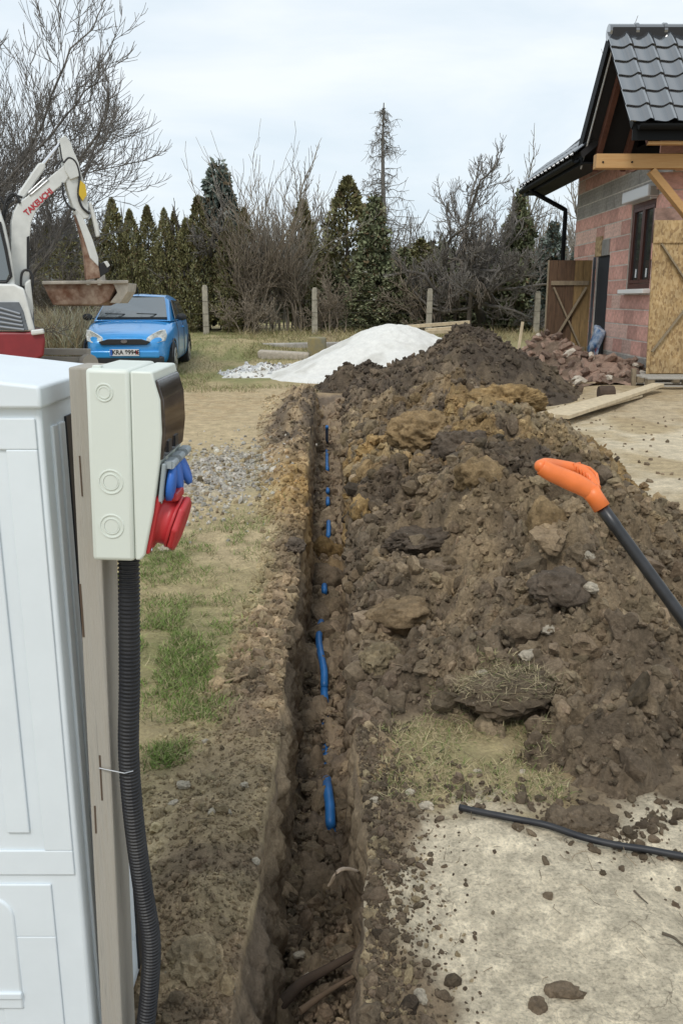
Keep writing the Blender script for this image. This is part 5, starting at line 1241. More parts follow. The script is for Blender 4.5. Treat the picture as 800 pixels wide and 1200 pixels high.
# ================================================================== TREES
class Tubes:
    """many thin tapered branches gathered into one mesh"""
    def __init__(s): s.V = []; s.F = []; s.n = 0; s.Cc = []
    def batch(s, P, r0, r1, seg, col):
        """P (n,k,3) polylines, radii (n), colour (n,3)"""
        n, k = P.shape[:2]; D = np.gradient(P, axis=1); D /= np.linalg.norm(D, axis=2)[..., None]+1e-9
        st = np.abs(D[:, :1, 2:3]) < .8; ref = np.where(st, np.array((.31, .2, .93)), np.array((1., .1, 0)))
        A = np.cross(D, ref+0*D); A /= np.linalg.norm(A, axis=2)[..., None]+1e-9; B = np.cross(D, A)
        u = np.linspace(0, 1, k)[None, :]; rr = (np.asarray(r0)[:, None]*(1-u)+np.asarray(r1)[:, None]*u)[..., None, None]; t = np.arange(seg)*2*math.pi/seg
        ring = P[:, :, None, :]+rr*(np.cos(t)[None, None, :, None]*A[:, :, None, :]+np.sin(t)[None, None, :, None]*B[:, :, None, :])
        b = (np.arange(n)*k*seg)[:, None, None]; i = np.arange(k-1)[None, :, None]*seg; j = np.arange(seg)[None, None, :]; q = (j+1) % seg
        F = np.stack([b+i+j, b+i+q, b+i+seg+q, b+i+seg+j], -1).reshape(-1, 4)+s.n
        s.V.append(ring.reshape(-1, 3)); s.F.append(F); s.Cc.append(np.repeat(np.asarray(col, float).reshape(n, 3), k*seg, 0)); s.n += n*k*seg
    def add(s, pts, r0, r1, seg, col): s.batch(np.array(pts, float)[None], np.array([r0]), np.array([r1]), seg, np.array(col, float)[None])
    def mesh(s, name, m, org=(0, 0, 0)): return npmesh(name, np.concatenate(s.V), np.concatenate(s.F), m, np.concatenate(s.Cc), True, org)
def nrmz(v): return v/(np.linalg.norm(v)+1e-9)
def nrmv(v): return v/(np.linalg.norm(v, axis=-1)[..., None]+1e-9)
BARK = (.075, .062, .05)
def grow(tr, cr, p, d, L_, r, P, rg):
    """branching, one level at a time; trunk wood to tr, the rest to cr"""
    g = lambda k, lev: P[k][min(lev, len(P[k])-1)]
    p = np.asarray(p, float).reshape(-1, 3); d = np.asarray(d, float).reshape(-1, 3); L_ = np.asarray(L_, float).reshape(-1); r = np.asarray(r, float).reshape(-1)
    for lev in range(P['lev']+1):
        n = len(p); k = g('seg', lev); pts = [p]; dd = d; dirs = [d]; last = lev == P['lev']
        for q in range(k):
            dd = nrmv(dd+rg.normal(size=(n, 3))*P['wob']+np.array((0, 0, g('up', lev)))/k); dirs.append(dd); pts.append(pts[-1]+dd*(L_/k)[:, None])
        A = np.stack(pts, 1); Dq = np.stack(dirs[1:]+[dd], 1); r1 = np.maximum(r*(.45 if last else P['taper']), P['rmin']*.7)
        c = np.array(P['col'])[None]*rg.uniform(.75, 1.3, (n, 1))*(1 if lev < 2 else P['twig'])
        (tr if lev == 0 else cr).batch(A, r, r1, 7 if lev == 0 else (5 if lev == 1 else 3), c)
        if last: return
        nb = g('nb', lev); t0 = g('t0', lev); t = t0+(1-t0)*(np.arange(nb)[None, :]+rg.random((n, nb)))/nb
        i = np.minimum((t*k).astype(int), k-1); f = (t*k-i)[..., None]; I = np.arange(n)[:, None]
        sp_ = A[I, i]*(1-f)+A[I, i+1]*f; pd = Dq[I, i]; u = nrmv(np.cross(pd, np.where(np.abs(pd[..., 2:3]) < .9, np.array((.3, .1, .95)), np.array((1., 0, 0)))+0*pd)); v = np.cross(pd, u)
        a = rg.uniform(0, 2*math.pi, (n, 1))+np.arange(nb)[None, :]*2.4+rg.normal(size=(n, nb))*.5; an = g('ang', lev)*rg.uniform(.65, 1.3, (n, nb))
        nd = nrmv(pd*np.cos(an)[..., None]+(u*np.cos(a)[..., None]+v*np.sin(a)[..., None])*np.sin(an)[..., None])
        ll = L_[:, None]*g('len', lev)*rg.uniform(.55, 1.25, (n, nb))*(1-.35*t); rr = np.maximum(P['rmin'], (r[:, None]*(1-t)+r1[:, None]*t)*P['rr'])
        p = np.concatenate([sp_.reshape(-1, 3), A[:, -1]]); d = np.concatenate([nd.reshape(-1, 3), dd]); L_ = np.concatenate([ll.reshape(-1), L_*P['lead']]); r = np.concatenate([rr.reshape(-1), r1])
DEF = dict(seg=[7, 6, 4, 3, 2], wob=.14, up=[.0, .25, .3, .2], taper=.6, lev=4, nb=[8, 7, 6, 5], t0=[.35, .15, .15, .1], ang=[.8, .7, .65, .6], len=[.6, .55, .5, .5], rr=.58, rmin=.011, col=BARK, lead=.5, twig=1.15)
TREES = {}
def bare_tree(x, y, H, seed, label, name='bare_tree', stems=1, cat='tree', group=None, lean=(0, 0), z=None, r0=None, frac=.5, spread=.25, **kw):
    P = dict(DEF); P.update(kw); rg = np.random.default_rng(seed); z = gz(x, y)-.05 if z is None else z
    root = thing(name, (x, y, z), label, cat, group); tr, cr = Tubes(), Tubes()
    S_ = []
    for s in range(stems):
        d = nrmz(np.array((lean[0]+(rg.normal()*spread if stems > 1 else 0), lean[1]+(rg.normal()*spread if stems > 1 else 0), 1.)))
        st = np.array((x, y, z))+(np.array((rg.normal()*.25, rg.normal()*.25, 0)) if stems > 1 else 0)
        S_.append((st, d, H*frac*(rg.uniform(.7, 1.1) if stems > 1 else 1), r0 or H*.018))
    grow(tr, cr, *[np.array(q) for q in zip(*S_)], P, rg)
    link('trunk', tr.mesh('trunk', M['bark'], ORG[root]), root); link('crown', cr.mesh('crown', M['bark'], ORG[root]), root)
    KIDS[root] = [o for o in root.children]; return root

def sprays(P, Nrm, size, col, rg, up=.6, w=.35, jit=.5):
    """small leaf-like kites at P, growing along Nrm"""
    n = len(P); d = Nrm+rg.normal(size=(n, 3))*jit; d[:, 2] += up; d /= np.linalg.norm(d, axis=1)[:, None]
    s = np.cross(d, rg.normal(size=(n, 3))); s /= np.linalg.norm(s, axis=1)[:, None]
    L_ = size*rg.uniform(.6, 1.4, n); V = np.stack([P, P+d*(L_*.55)[:, None]+s*(L_*w*.5)[:, None], P+d*L_[:, None], P+d*(L_*.5)[:, None]-s*(L_*w*.5)[:, None]], 1)
    F = np.arange(n*4).reshape(n, 4); return V.reshape(-1, 3), F, np.repeat(col, 4, 0)
def conifer_mesh(kind, seed, H=4.0, Rr=.55, n=7000):
    rg = np.random.default_rng(seed)
    if kind == 'thuja':
        h = rg.random(n)**.9; prof = (np.sin(np.clip(h*.97+.03, 0, 1)*math.pi)**.35)*(1-h**3.2)**.6; prof = np.where(h < .08, prof*.9, prof)
        a = rg.uniform(0, 2*math.pi, n); lob = 1+.42*fbm(np.cos(a)*1.6+h*5, np.sin(a)*1.6, .6, 4, seed, .6, z=h*9)
        r = Rr*prof*lob*np.sqrt(rg.uniform(.35, 1, n)); N_ = np.stack([np.cos(a)*.55, np.sin(a)*.55, 0*a], -1); up, size, w = .75, .15, .42
        gap = fbm(np.cos(a)*1.3, np.sin(a)*1.3, .5, 3, seed+4, z=h*7) > -.2
        x, y, z = r*np.cos(a), r*np.sin(a), .05+h*H
    else:
        # whorled, drooping boughs
        m = 26 if kind == 'spruce' else 20; z, x, y, N_ = [], [], [], []
        hb = np.linspace(.06, .97, m*6); k = len(hb); ab = np.arange(k)*2.4+rg.normal(size=k)*.3; lb = Rr*(1-hb)**.75*rg.uniform(.65, 1.12, k)*(.85+.15*np.minimum(1, hb*6))*(1+.55*fbm(np.cos(ab), np.sin(ab), .8, 3, seed, z=hb*4))
        pick = rg.choice(k, n, p=(lb+.03)/np.sum(lb+.03)); t = rg.random(n)**.65; sp = rg.normal(size=n)*.16*(1-t*.55)*(.4+lb[pick])
        aa = ab[pick]; rr = lb[pick]*t; x = rr*np.cos(aa)-sp*np.sin(aa); y = rr*np.sin(aa)+sp*np.cos(aa)
        z = hb[pick]*H-.20*rr+.14*rr*rr/(Rr)+rg.normal(size=n)*.05; N_ = np.stack([np.cos(aa), np.sin(aa), 0*aa-.15], -1)*.9; up, size, w = .05, .16, .5; gap = np.ones(n, bool); h = hb[pick]; a = aa
    cl_ = fbm(x, y, .35, 3, seed+9, z=z); base = {'thuja': np.array((.23, .215, .10)), 'spruce': np.array((.175, .195, .105)), 'blue': np.array((.14, .17, .145)), 'yew': np.array((.19, .205, .11))}[kind]
    col = np.clip(base[None]*(1+.9*cl_)[:, None]*(1+.25*rg.normal(size=n))[:, None], .012, .26); brown = rg.random(n) < .13; col[brown] = np.array((.17, .125, .07))*rg.uniform(.6, 1.2, (brown.sum(), 1))
    I = np.where(gap)[0]; return sprays(np.stack([x, y, z], -1)[I], N_[I], size*(.75 if kind == 'thuja' else 1), col[I], rg, up, w)
CM = {}
def conifer(kind, var, x, y, H, Rr, label, group=None, name='conifer_tree'):
    key = (kind, var)
    if key not in CM:
        V, F, c = conifer_mesh(kind, 900+var, 4.0, .6 if kind == 'thuja' else 1.35, 9000 if kind == 'thuja' else 12000)
        tb = Tubes(); tb.add([np.array((0, 0, -.1)), np.array((.02, 0, 1.5)), np.array((0, .02, 3.7))], .07, .015, 6, BARK)
        CM[key] = (npmesh('foliage', V, F, M['leaf'], c), tb.mesh('trunk', M['bark']))
    root = thing(name, (x, y, gz(x, y)-.05), label, 'tree', group); root.scale = (Rr/(.6 if kind == 'thuja' else 1.35), Rr/(.6 if kind == 'thuja' else 1.35), H/4.0); root.rotation_euler = (0, 0, rng.uniform(0, 6.28))
    link('crown', CM[key][0], root); link('trunk', CM[key][1], root); return root
def gX(px, Y): return (px-400)/1000*Y*.985
def hgt(py, Y): d = ray(400, py); return CAM_H+d.z*Y/d.y
ORDN = 'first second third fourth fifth sixth seventh eighth ninth tenth eleventh twelfth'.split(); THX = [118, 142, 161, 181, 200, 211, 224, 238, 272, 290, 92, 66]
# row of columnar thujas at the left
for k, (px, py, Y, Rr) in enumerate(((118, 262, 26.6, .45), (142, 240, 26.8, .5), (161, 252, 26.7, .42), (181, 247, 26.9, .43), (200, 251, 26.8, .40), (211, 254, 27, .36), (224, 262, 26.8, .44), (238, 236, 27.2, .5), (272, 262, 27, .5), (290, 250, 27.4, .45), (92, 262, 27, .5), (66, 268, 27.2, .5))):
    x = gX(px, Y); conifer('thuja', k % 4, x, Y, hgt(py, Y)-gz(x, Y)+.1, Rr, 'columnar thuja in the left hedge row, '+ORDN[sorted(THX).index(px)]+' from the left', 'columnar thujas in the hedge row')
for k, (kind, px, py, Y, Rr, lab) in enumerate((('blue', 262, 188, 29.5, 1.6, 'tall bluish spruce rising above the left hedge row'), ('thuja', 407, 214, 29.5, .95, 'broad dark cypress left of the tall larch'), ('spruce', 437, 228, 28, 1.25, 'dense green spruce directly below the tall larch'),
        ('thuja', 356, 240, 28.5, .62, 'slim dark cypress behind the upright bare thicket'), ('spruce', 600, 222, 27.5, 1.05, 'green spruce left of the house corner behind a fence post'), ('blue', 640, 258, 27, .95, 'dark spruce behind the open brown door leaf'), ('spruce', 568, 288, 29, 1.2, 'dark spruce behind the weeping bare tree'), ('thuja', 490, 285, 29, .8, 'dark cypress under the spreading apple tree'), ('yew', 470, 290, 27, 1.1, 'low dense evergreen bush left of the weeping tree'), ('yew', 520, 305, 28.5, 1.2, 'wide dark evergreen bush behind the weeping tree'), ('yew', 390, 318, 28, 1.0, 'low evergreen bush right of the bare thicket'), ('blue', 677, 262, 28, .9, 'dark spruce half hidden by the house wall'), ('yew', 425, 318, 26.6, .9, 'low bushy evergreen behind the second fence post'))):
    x = gX(px, Y); conifer(kind, k, x, Y, hgt(py, Y)-gz(x, Y)+.1, Rr, lab)
# bare trees
GREY = (.145, .132, .118); PALEB = (.24, .215, .18); BRN = (.19, .155, .115)
bare_tree(-7.5, 15.2, 10, 21, 'large bare tree with wide bristling crown beyond the excavator at left', lean=(.06, 0), r0=.13, frac=.36, lev=4, nb=[17, 10, 8, 6], t0=[.30, .10, .1, .1], ang=[1.05, .6, .65, .6], len=[1.15, .52, .58, .70], up=[0, .30, .20, .55], col=(.12, .11, .10), rmin=.0055, rr=.34, wob=.17, lead=.3)
bare_tree(gX(245, 28.5), 28.5, hgt(170, 28.5), 33, 'crooked bare tree with twisted branches beside the bluish spruce', lean=(-.12, 0), frac=.48, lev=4, nb=[6, 5, 5, 4], t0=[.5, .2, .2, .1], ang=[.9, .7, .6], len=[.55, .55, .5], wob=.25, col=GREY, rmin=.013, r0=.12)
for k, (px, py, Y, st, sd_) in enumerate(((298, 215, 26.6, 9, 41), (326, 188, 27.2, 11, 42), (352, 215, 26.8, 8, 43))):
    x = gX(px, Y); bare_tree(x, Y, hgt(py, Y)-.4, sd_, ('left clump of upright pale bare stems', 'tallest middle clump of upright bare stems with fine twigs', 'right clump of bare stems by the second fence post')[k]+' in the thicket', name='bare_shrub', stems=st, cat='shrub', frac=.52, spread=.12, r0=.032, lev=3, nb=[8, 6, 5], ang=[.5, .55, .5], len=[.5, .5, .5], up=[.1, .35, .35], col=BRN if k != 1 else PALEB, rmin=.008, rr=.5, lead=.7)
# tall larch: straight stem, short level branches with hanging twigs
def larch(x, y, H, seed, label):
    rg = np.random.default_rng(seed); z = gz(x, y); root = thing('larch_tree', (x, y, z), label, 'tree'); tr, cr = Tubes(), Tubes()
    tr.add([np.array((x, y, z-.1)), np.array((x+.12, y, z+H*.5)), np.array((x+.05, y, z+H*.8)), np.array((x+.08, y, z+H))], .15, .02, 7, GREY)
    n = 130; t = .28+.70*rg.random(n)**1.1; a = rg.uniform(0, 6.28, n); l = (2.3*(1-t)**.8+.15)*rg.uniform(.35, 1.15, n); d = np.stack([np.cos(a), np.sin(a), rg.uniform(-.25, .5, n)], -1); p = np.stack([x+.08+0*t, y+0*t, z+H*t], -1)
    s = np.linspace(0, 1, 6)[None, :, None]; A = p[:, None]+d[:, None]*l[:, None, None]*s+np.array((0, 0, 1.))*(-.5*l[:, None, None]*s*s+.35*l[:, None, None]*s**4)+rg.normal(size=(n, 6, 3))*.035
    cr.batch(A, np.full(n, .017), np.full(n, .007), 4, np.tile(np.array(GREY), (n, 1)))
    m = 10; i = np.repeat(np.arange(n), m); f = rg.uniform(.1, 1, n*m)*4.99; i0 = f.astype(int); w = (f-i0)[:, None]; q = A[i, i0]*(1-w)+A[i, i0+1]*w
    e = np.stack([rg.normal(size=n*m)*.14, rg.normal(size=n*m)*.14, -rg.uniform(-.05, .42, n*m)], -1)
    cr.batch(np.stack([q, q+e*.5+rg.normal(size=e.shape)*.03, q+e], 1), np.full(n*m, .009), np.full(n*m, .006), 3, np.array(PALEB)[None]*rg.uniform(.6, 1.1, (n*m, 1)))
    link('trunk', tr.mesh('trunk', M['bark'], ORG[root]), root); link('crown', cr.mesh('crown', M['bark'], ORG[root]), root)
larch(gX(444, 36), 36, hgt(120, 36)-.4, 51, 'tallest thin larch with drooping bare twigs above the evergreens')
AP = dict(lead=.3, lev=4, t0=[.55, .2, .12, .1], ang=[1.05, .7, .8, .7], wob=.24, up=[0, .6, .35, .6], col=(.135, .122, .108), rmin=.0085, rr=.5, twig=1.3)
bare_tree(gX(512, 27.2), 27.2, hgt(178, 27.2)+.8, 61, 'wide spreading bare apple tree with dark tangled crown', frac=.42, r0=.18, nb=[9, 7, 6, 7], len=[1.2, .50, .55, .7], **AP)
bare_tree(gX(566, 27.6), 27.6, hgt(185, 27.6)+.6, 62, 'bare apple tree with arching branch right of the spreading one', frac=.42, r0=.16, nb=[8, 7, 6, 7], len=[1.1, .50, .55, .7], **AP)
bare_tree(gX(548, 25.9), 25.9, 3.2, 71, 'small weeping bare tree with hanging pale branches behind the boards', frac=.62, r0=.08, lev=3, nb=[12, 9, 7], t0=[.6, .2, .2], ang=[1.2, .6, .5], len=[.80, .62, .55], wob=.20, up=[0, -1.2, -1.6, -.9], col=(.15, .125, .10), rmin=.010, lead=.4)
SH = dict(name='bare_shrub', cat='shrub', frac=.6, lev=3, ang=[.6, .7, .6], len=[.6, .55, .5], wob=.25, rmin=.008)
bare_tree(gX(500, 26.2), 26.2, 2.6, 72, 'low tangled bare bush left of the weeping tree', stems=8, spread=.5, r0=.03, nb=[6, 5, 5], col=BRN, **SH)
bare_tree(gX(395, 25.8), 25.8, 1.9, 73, 'low brown bare bush between second and third fence posts', stems=10, spread=.6, r0=.022, nb=[6, 5, 5], col=BRN, **SH)
bare_tree(gX(282, 25.6), 25.6, 1.5, 74, 'small dry bush between first and second fence posts', stems=10, spread=.5, r0=.016, nb=[6, 5, 4], col=BRN, **SH)
FT = dict(lev=4, nb=[11, 7, 5, 4], ang=[.6, .5, .5], up=[0, .45, .4], lead=.6)
bare_tree(gX(655, 33), 33, hgt(205, 33), 81, 'pale slim bare tree left of the downpipe', frac=.55, r0=.10, len=[.5, .5, .5], col=PALEB, **FT)
bare_tree(gX(702, 30), 30, hgt(120, 30), 82, 'tall bare tree rising behind the house gable', frac=.58, r0=.13, len=[.42, .5, .5], col=PALEB, **FT)
bare_tree(gX(625, 36), 36, hgt(205, 36), 83, 'fine twigged bare tree behind the green spruce', frac=.55, r0=.10, len=[.5, .5, .5], col=PALEB, **FT)
bare_tree(gX(378, 34), 34, hgt(212, 34), 84, 'pale bare tree seen left of the broad cypress', frac=.55, r0=.10, len=[.5, .5, .5], col=PALEB, **FT)
bare_tree(gX(96, 29), 29, hgt(215, 29), 85, 'dark bare tree behind the excavator arm', frac=.45, r0=.14, len=[.6, .55, .5], col=(.09, .08, .07), **{**FT, 'ang': [.8, .6, .6]})
bare_tree(gX(25, 30), 30, hgt(185, 30), 86, 'dark bare tree behind the excavator boom', frac=.45, r0=.15, len=[.6, .55, .5], col=(.09, .08, .07), **{**FT, 'ang': [.8, .6, .6]})
bare_tree(gX(70, 24), 24, 3.0, 87, 'dense dark bare bush behind the excavator bucket', stems=10, spread=.35, r0=.03, nb=[8, 6, 5], col=(.11, .095, .078), **{**SH, 'frac': .55})
# far wood closing the view
rg = np.random.default_rng(99); tb = Tubes()
n = 600; Y = rg.uniform(36, 60, n); x = rg.uniform(-.55, .55, n)*Y; H = rg.uniform(3.0, 5.4, n)*Y/45; p = np.stack([x, Y, 0*x+.3], -1); d = nrmv(np.stack([rg.normal(size=n)*.12, 0*x, 0*x+1], -1)); c = np.array((.125, .11, .094))[None]*rg.uniform(.7, 1.5, (n, 1))
tb.batch(np.stack([p, p+d*(H*.5)[:, None], p+d*H[:, None]+rg.normal(size=(n, 3))*.15], 1), np.full(n, .05), np.full(n, .012), 3, c)
m = 9; i = np.repeat(np.arange(n), m); t = rg.uniform(.2, .95, n*m); e_ = nrmv(d[i]+rg.normal(size=(n*m, 3))*.55); q = p[i]+d[i]*(H[i]*t)[:, None]; Hh = H[i][:, None]
tb.batch(np.stack([q, q+e_*Hh*.12, q+e_*Hh*.22+np.array((0, 0, .1))], 1), np.full(n*m, .02), np.full(n*m, .009), 3, c[i]*1.1)
V, F, c = [], [], []
n = 26000; Y = rg.uniform(38, 58, n); x = rg.uniform(-.55, .55, n)*Y; top = (1.6+1.5*np.clip(fbm(x, Y, 5, 3, 5)+.4, 0, 1))*Y/45*1.3; z = .2+top*rg.random(n)**.8
sv, sf, sc = sprays(np.stack([x, Y, z], -1), np.zeros((n, 3)), .55, np.clip(np.array((.085, .087, .05))[None]*(1+.35*rg.normal(size=n))[:, None], .01, .15), rg, .4, .5, 1.0)
fw = link('far_wood', npmesh('far_wood', sv, sf, M['leaf'], sc)); tag(fw, kind='stuff')
fs = link('far_stems', tb.mesh('far_stems', M['bark'])); tag(fs, kind='stuff')

# ================================================================== FENCE, FAR HUT, ODD PIECES
M['post_concrete'] = mat('post_concrete', (.34, .31, .25), .9, var=.25, vscale=7, bump=.4, bscale=30); M['wire'] = mat('rusty_wire', (.10, .085, .07), .7, metal=.5)
fn = thing('wire_fence', (0, 25.4, .4), 'old concrete post fence with thin wires in front of the hedge', 'fence')
px_ = [(-15, 336, 388), (118, 336, 388), (243, 334, 386), (369, 337, 390), (501, 338, 386), (626, 341, 392), (752, 342, 392)]; tops = []
for px, pt, pb in px_:
    Y = 25.4; x = gX(px, Y); zb = gz(x, Y)-.1; zt = hgt(pt, Y); f = MB(); lean = rng.normal()*.012
    f.prism([(-.085, zb), (.085, zb), (.075, zt-.07), (.045, zt), (-.045, zt), (-.075, zt-.07)], lambda u, v, d: (x+u+lean*(v-zb), d, v), Y-.07, Y+.07); f.build('post', M['post_concrete'], fn, bevel=.012); tops.append((x, zb, zt))
for h in (.25, .6, .95):
    f = MB(); f.tube([(x, 25.32, zb+.1+h+(.02 if i % 2 else -.02)) for i, (x, zb, zt) in enumerate(tops)], .004, 4); f.build('wire', M['wire'], fn)
# second, thin steel posts seen in the hedge
for px in (320, 575): 
    x = gX(px, 26.1); f = MB(); f.cyl((x, 26.1, .3), (x, 26.1, 1.45), .022, 8); o = f.build('steel_post', M['wire'], None); tag(o, 'thin dark steel post in front of the bare thicket' if px == 320 else 'thin dark steel post right of the weeping tree', 'post')
p = onZ(371, 418, .12); f = MB(); q = onY(371, 401, p.y); f.box((p.x, p.y+.3, (q.z+.0)/2), (.42, .42, q.z+.2)); o = f.build('concrete_block', mat('mossy_concrete', (.28, .23, .11), .95, var2=(.20, .19, .14), vscale=6, bump=.6, bscale=20), None, bevel=.04, bseg=3); tag(o, 'mossy yellowish concrete block left of the white sand pile', 'block')
p0, p1 = onY(302, 414, 19.6), onY(362, 414, 19.6); f = MB(); f.box(((p0.x+p1.x)/2, 19.7, .12), (p1.x-p0.x, .5, .24), Matrix.Rotation(R(3), 3, 'Y')); o = f.build('concrete_slab', M['stone'], None, bevel=.05, bseg=3); tag(o, 'weathered stone slab lying left of the mossy block', 'slab')
p0, p1 = onY(298, 398, 21.5), onY(424, 399, 21.5); f = MB(); f.box(((p0.x+p1.x)/2, 21.6, .17), (p1.x-p0.x, .35, .34), Matrix.Rotation(R(-1), 3, 'Y')); o = f.build('foundation_strip', M['concrete'], None, bevel=.03); tag(o, 'low dark concrete foundation strip behind the mossy block', 'foundation')
# timber beam and round end lying beyond the cabinet
b0, b1 = onY(46, 409, 13.6), onY(105, 411, 13.6); f = MB(); f.bar((b0.x-1.5, 13.6, b0.z-.02), (b1.x, 13.6, b1.z-.02), .16, .10); f.bar((b0.x-1.5, 13.55, b0.z-.17), (b1.x-.02, 13.55, b1.z-.18), .14, .14)
tm = thing('timber_stack', (b0.x, 13.6, 0), 'old weathered beams lying between the excavator and the blue car', 'timber')
MB().bar((b0.x-1.5, 13.6, b0.z-.02), (b1.x, 13.6, b1.z-.02), .16, .10).build('beam', M['weather_wood'], tm, bevel=.01); MB().bar((b0.x-1.5, 13.55, b0.z-.165), (b1.x-.02, 13.55, b1.z-.17), .14, .16).build('beam', M['weather_wood'], tm, bevel=.01); MB().bar((b0.x-1.5, 13.58, .1), (b1.x-.1, 13.58, .1), .16, .2).build('beam', M['weather_wood'], tm, bevel=.01)
MB().cyl((b1.x-.03, 13.50, b1.z-.20), (b1.x+.05, 13.44, b1.z-.20), .155, 14).build('log_end', M['weather_wood'], tm)
# pale hut at the far left behind the bushes
hb = thing('far_hut', (gX(45, 30), 30, .4), 'small pale grey building far behind the excavator', 'building'); x0, x1 = gX(-90, 30), gX(60, 30)
M['hut_wall'] = mat('hut_wall', (.36, .38, .40), .85, var=.1, vscale=2)
MB().box(((x0+x1)/2, 31, 1.5), (x1-x0, 2, 2.6)).build('wall', M['hut_wall'], hb); MB().bar(((x0+x1)/2, 29.8, 2.85), ((x0+x1)/2, 32.2, 3.1), x1-x0+.4, .1).build('roof', M['ex_grey'], hb)
wx = gX(50, 30); w = MB().box((wx, 29.98, 1.1), (.38, .05, .55)).build('window', M['plate'], hb); MB().box((wx, 29.95, 1.1), (.3, .02, .46)).build('pane', M['glass'], w)

# ================================================================== GRASS AND LITTER
def blades(name, P, size, col, rg, up=1.0, w=.05, jit=.5, m='grass'):
    n = len(P); d = rg.normal(size=(n, 3))*jit; d[:, 2] = np.abs(d[:, 2])*.3+up; d /= np.linalg.norm(d, axis=1)[:, None]
    s = np.cross(d, rg.normal(size=(n, 3))); s[:, 2] *= .2; s /= np.linalg.norm(s, axis=1)[:, None]; L_ = size*rg.uniform(.5, 1.5, n); ww = (L_*w)[:, None]
    bend = rg.normal(size=(n, 3))*.35*L_[:, None]; bend[:, 2] = -np.abs(bend[:, 2])*.5
    V = np.stack([P-s*ww*.5, P+s*ww*.5, P+d*(L_*.55)[:, None]+s*ww*.35+bend*.25, P+d*(L_*.55)[:, None]-s*ww*.35+bend*.25, P+d*L_[:, None]+bend], 1)
    k = np.arange(n)[:, None]*5; F = np.concatenate([k+np.array((0, 1, 2)), k+np.array((0, 2, 3)), k+np.array((3, 2, 4))]); 
    tag(link(name, npmesh(name, V.reshape(-1, 3), F, M[m], np.repeat(col, 5, 0))), kind='stuff')
def gcol2(n, rg, g, brown=.25, straw=np.array((.36, .30, .17))):
    c = np.array(g)[None]*(1+.3*rg.normal(size=n))[:, None]; b = rg.random(n) < brown; c[b] = straw*rg.uniform(.6, 1.15, (b.sum(), 1)); return np.clip(c, .02, .6)
rg = np.random.default_rng(12)
def patch(n, cx, cy, sx, sy): return cx+rg.normal(size=n)*sx, cy+rg.normal(size=n)*sy
xs, ys = [], []
for n, cx, cy, sx, sy in ((13000, -.72, 3.30, .15, .33), (3000, -.60, 3.05, .06, .12), (8000, -1.02, 4.45, .20, .32), (1500, -.545, 2.42, .035, .05), (1300, -.50, 2.75, .05, .07), (2600, -.62, 5.0, .14, .3)):
    a, b_ = patch(n, cx, cy, sx, sy); xs.append(a); ys.append(b_)
x, y = np.concatenate(xs), np.concatenate(ys); k = (fbm(x, y, .16, 3, 5) > -.12) & (x < TL(y)-.08); x, y = x[k], y[k]
blades('grass_tufts', np.stack([x, y, zground(x, y)-.003], -1), .034, gcol2(len(x), rg, (.15, .215, .055), .30), rg, .8, .075, .7)
n = 26000; y = logu(2.5, 13.5, n); x = TL(y)-.12-rng.random(n)**1.2*np.interp(y, [2.5, 6, 13], [.75, 1.9, 3.2]); k = fbm(x, y, .5, 3, 66)+.5*fbm(x, y, .12, 2, 6) > .02+.25*sst(5, 8, y); x, y = x[k], y[k]
blades('dry_grass', np.stack([x, y, zground(x, y)-.002], -1), .03+.004*y, gcol2(len(x), rg, (.33, .275, .165), .12, np.array((.15, .17, .06))), rg, .12, .035, .7)
n = 11000; x, y = rng.uniform(.12, .66, n), rng.uniform(2.15, 2.80, n); k = (fbm(x, y, .13, 3, 9) > -.12); x, y = x[k], y[k]
blades('dry_grass', np.stack([x, y, zheap(x, y)-.003], -1), .030, gcol2(len(x), rg, (.40, .33, .19), .32, np.array((.16, .21, .06))), rg, .3, .06, .7)
# far turf
n = 36000; y = logu(13.2, 27, n); x = rng.uniform(-.36, .12, n)*y; k = ((fbm(x, y, 1.2, 3, 31) > -.2) | (y > 19)) & ~((np.abs(x-.3) < 2.6) & (np.abs(y-16.4) < 2.2)); x, y = x[k], y[k]
blades('turf', np.stack([x, y, zground(x, y)-.01], -1), .085, gcol2(len(x), rg, (.15, .18, .055), .48, np.array((.34, .28, .16))), rg, .6, .07, .6)
n = 4000; y = rng.uniform(19.3, 21.3, n); x = rng.uniform(-2.2, .6, n)
blades('dry_grass', np.stack([x, y, zground(x, y)-.02], -1), .13, gcol2(len(x), rg, (.30, .25, .13), .4, np.array((.14, .16, .05))), rg, .7, .05, .6)
n = 5000; y = rng.uniform(22, 26, n); x = rng.uniform(-.12, .26, n)*y
blades('dry_grass', np.stack([x, y, zground(x, y)-.01], -1), .26, gcol2(len(x), rg, (.33, .27, .15), .2, np.array((.13, .14, .05))), rg, .6, .03, .6)
n = 14000; x, y = rng.uniform(-7.1, -4.98, n), rng.uniform(16.5, 20, n); zz = zground(x, y)
blades('tall_dry_grass', np.stack([x, y, zz-.02], -1), .95, gcol2(n, rg, (.64, .52, .34), .25, np.array((.40, .31, .2))), rg, 1.4, .020, .35)
# rootlets and straw on the soil
tb = Tubes()
n = 420; y = logu(1.5, 5.5, n); x = np.where(rng.random(n) < .45, TL(y)-.02-rng.random(n)*.35, TR(y)+.03+rng.random(n)*np.where(y < 2.6, .9, 1.4)); a = rng.uniform(0, 6.28, n); l = rng.uniform(.015, .06, n)[:, None]
p = np.stack([x, y, zheap(x, y)+.006], -1); d = np.stack([np.cos(a), np.sin(a), rng.normal(size=n)*.12], -1); tb.batch(np.stack([p, p+d*l*.5+rng.normal(size=(n, 3))*l*.12, p+d*l], 1), np.full(n, .0011), np.full(n, .0006), 3, np.array((.25, .19, .12))*rng.uniform(.4, 1.4, (n, 1)))
tag(link('rootlets', tb.mesh('rootlets', M['bark'])), kind='stuff')
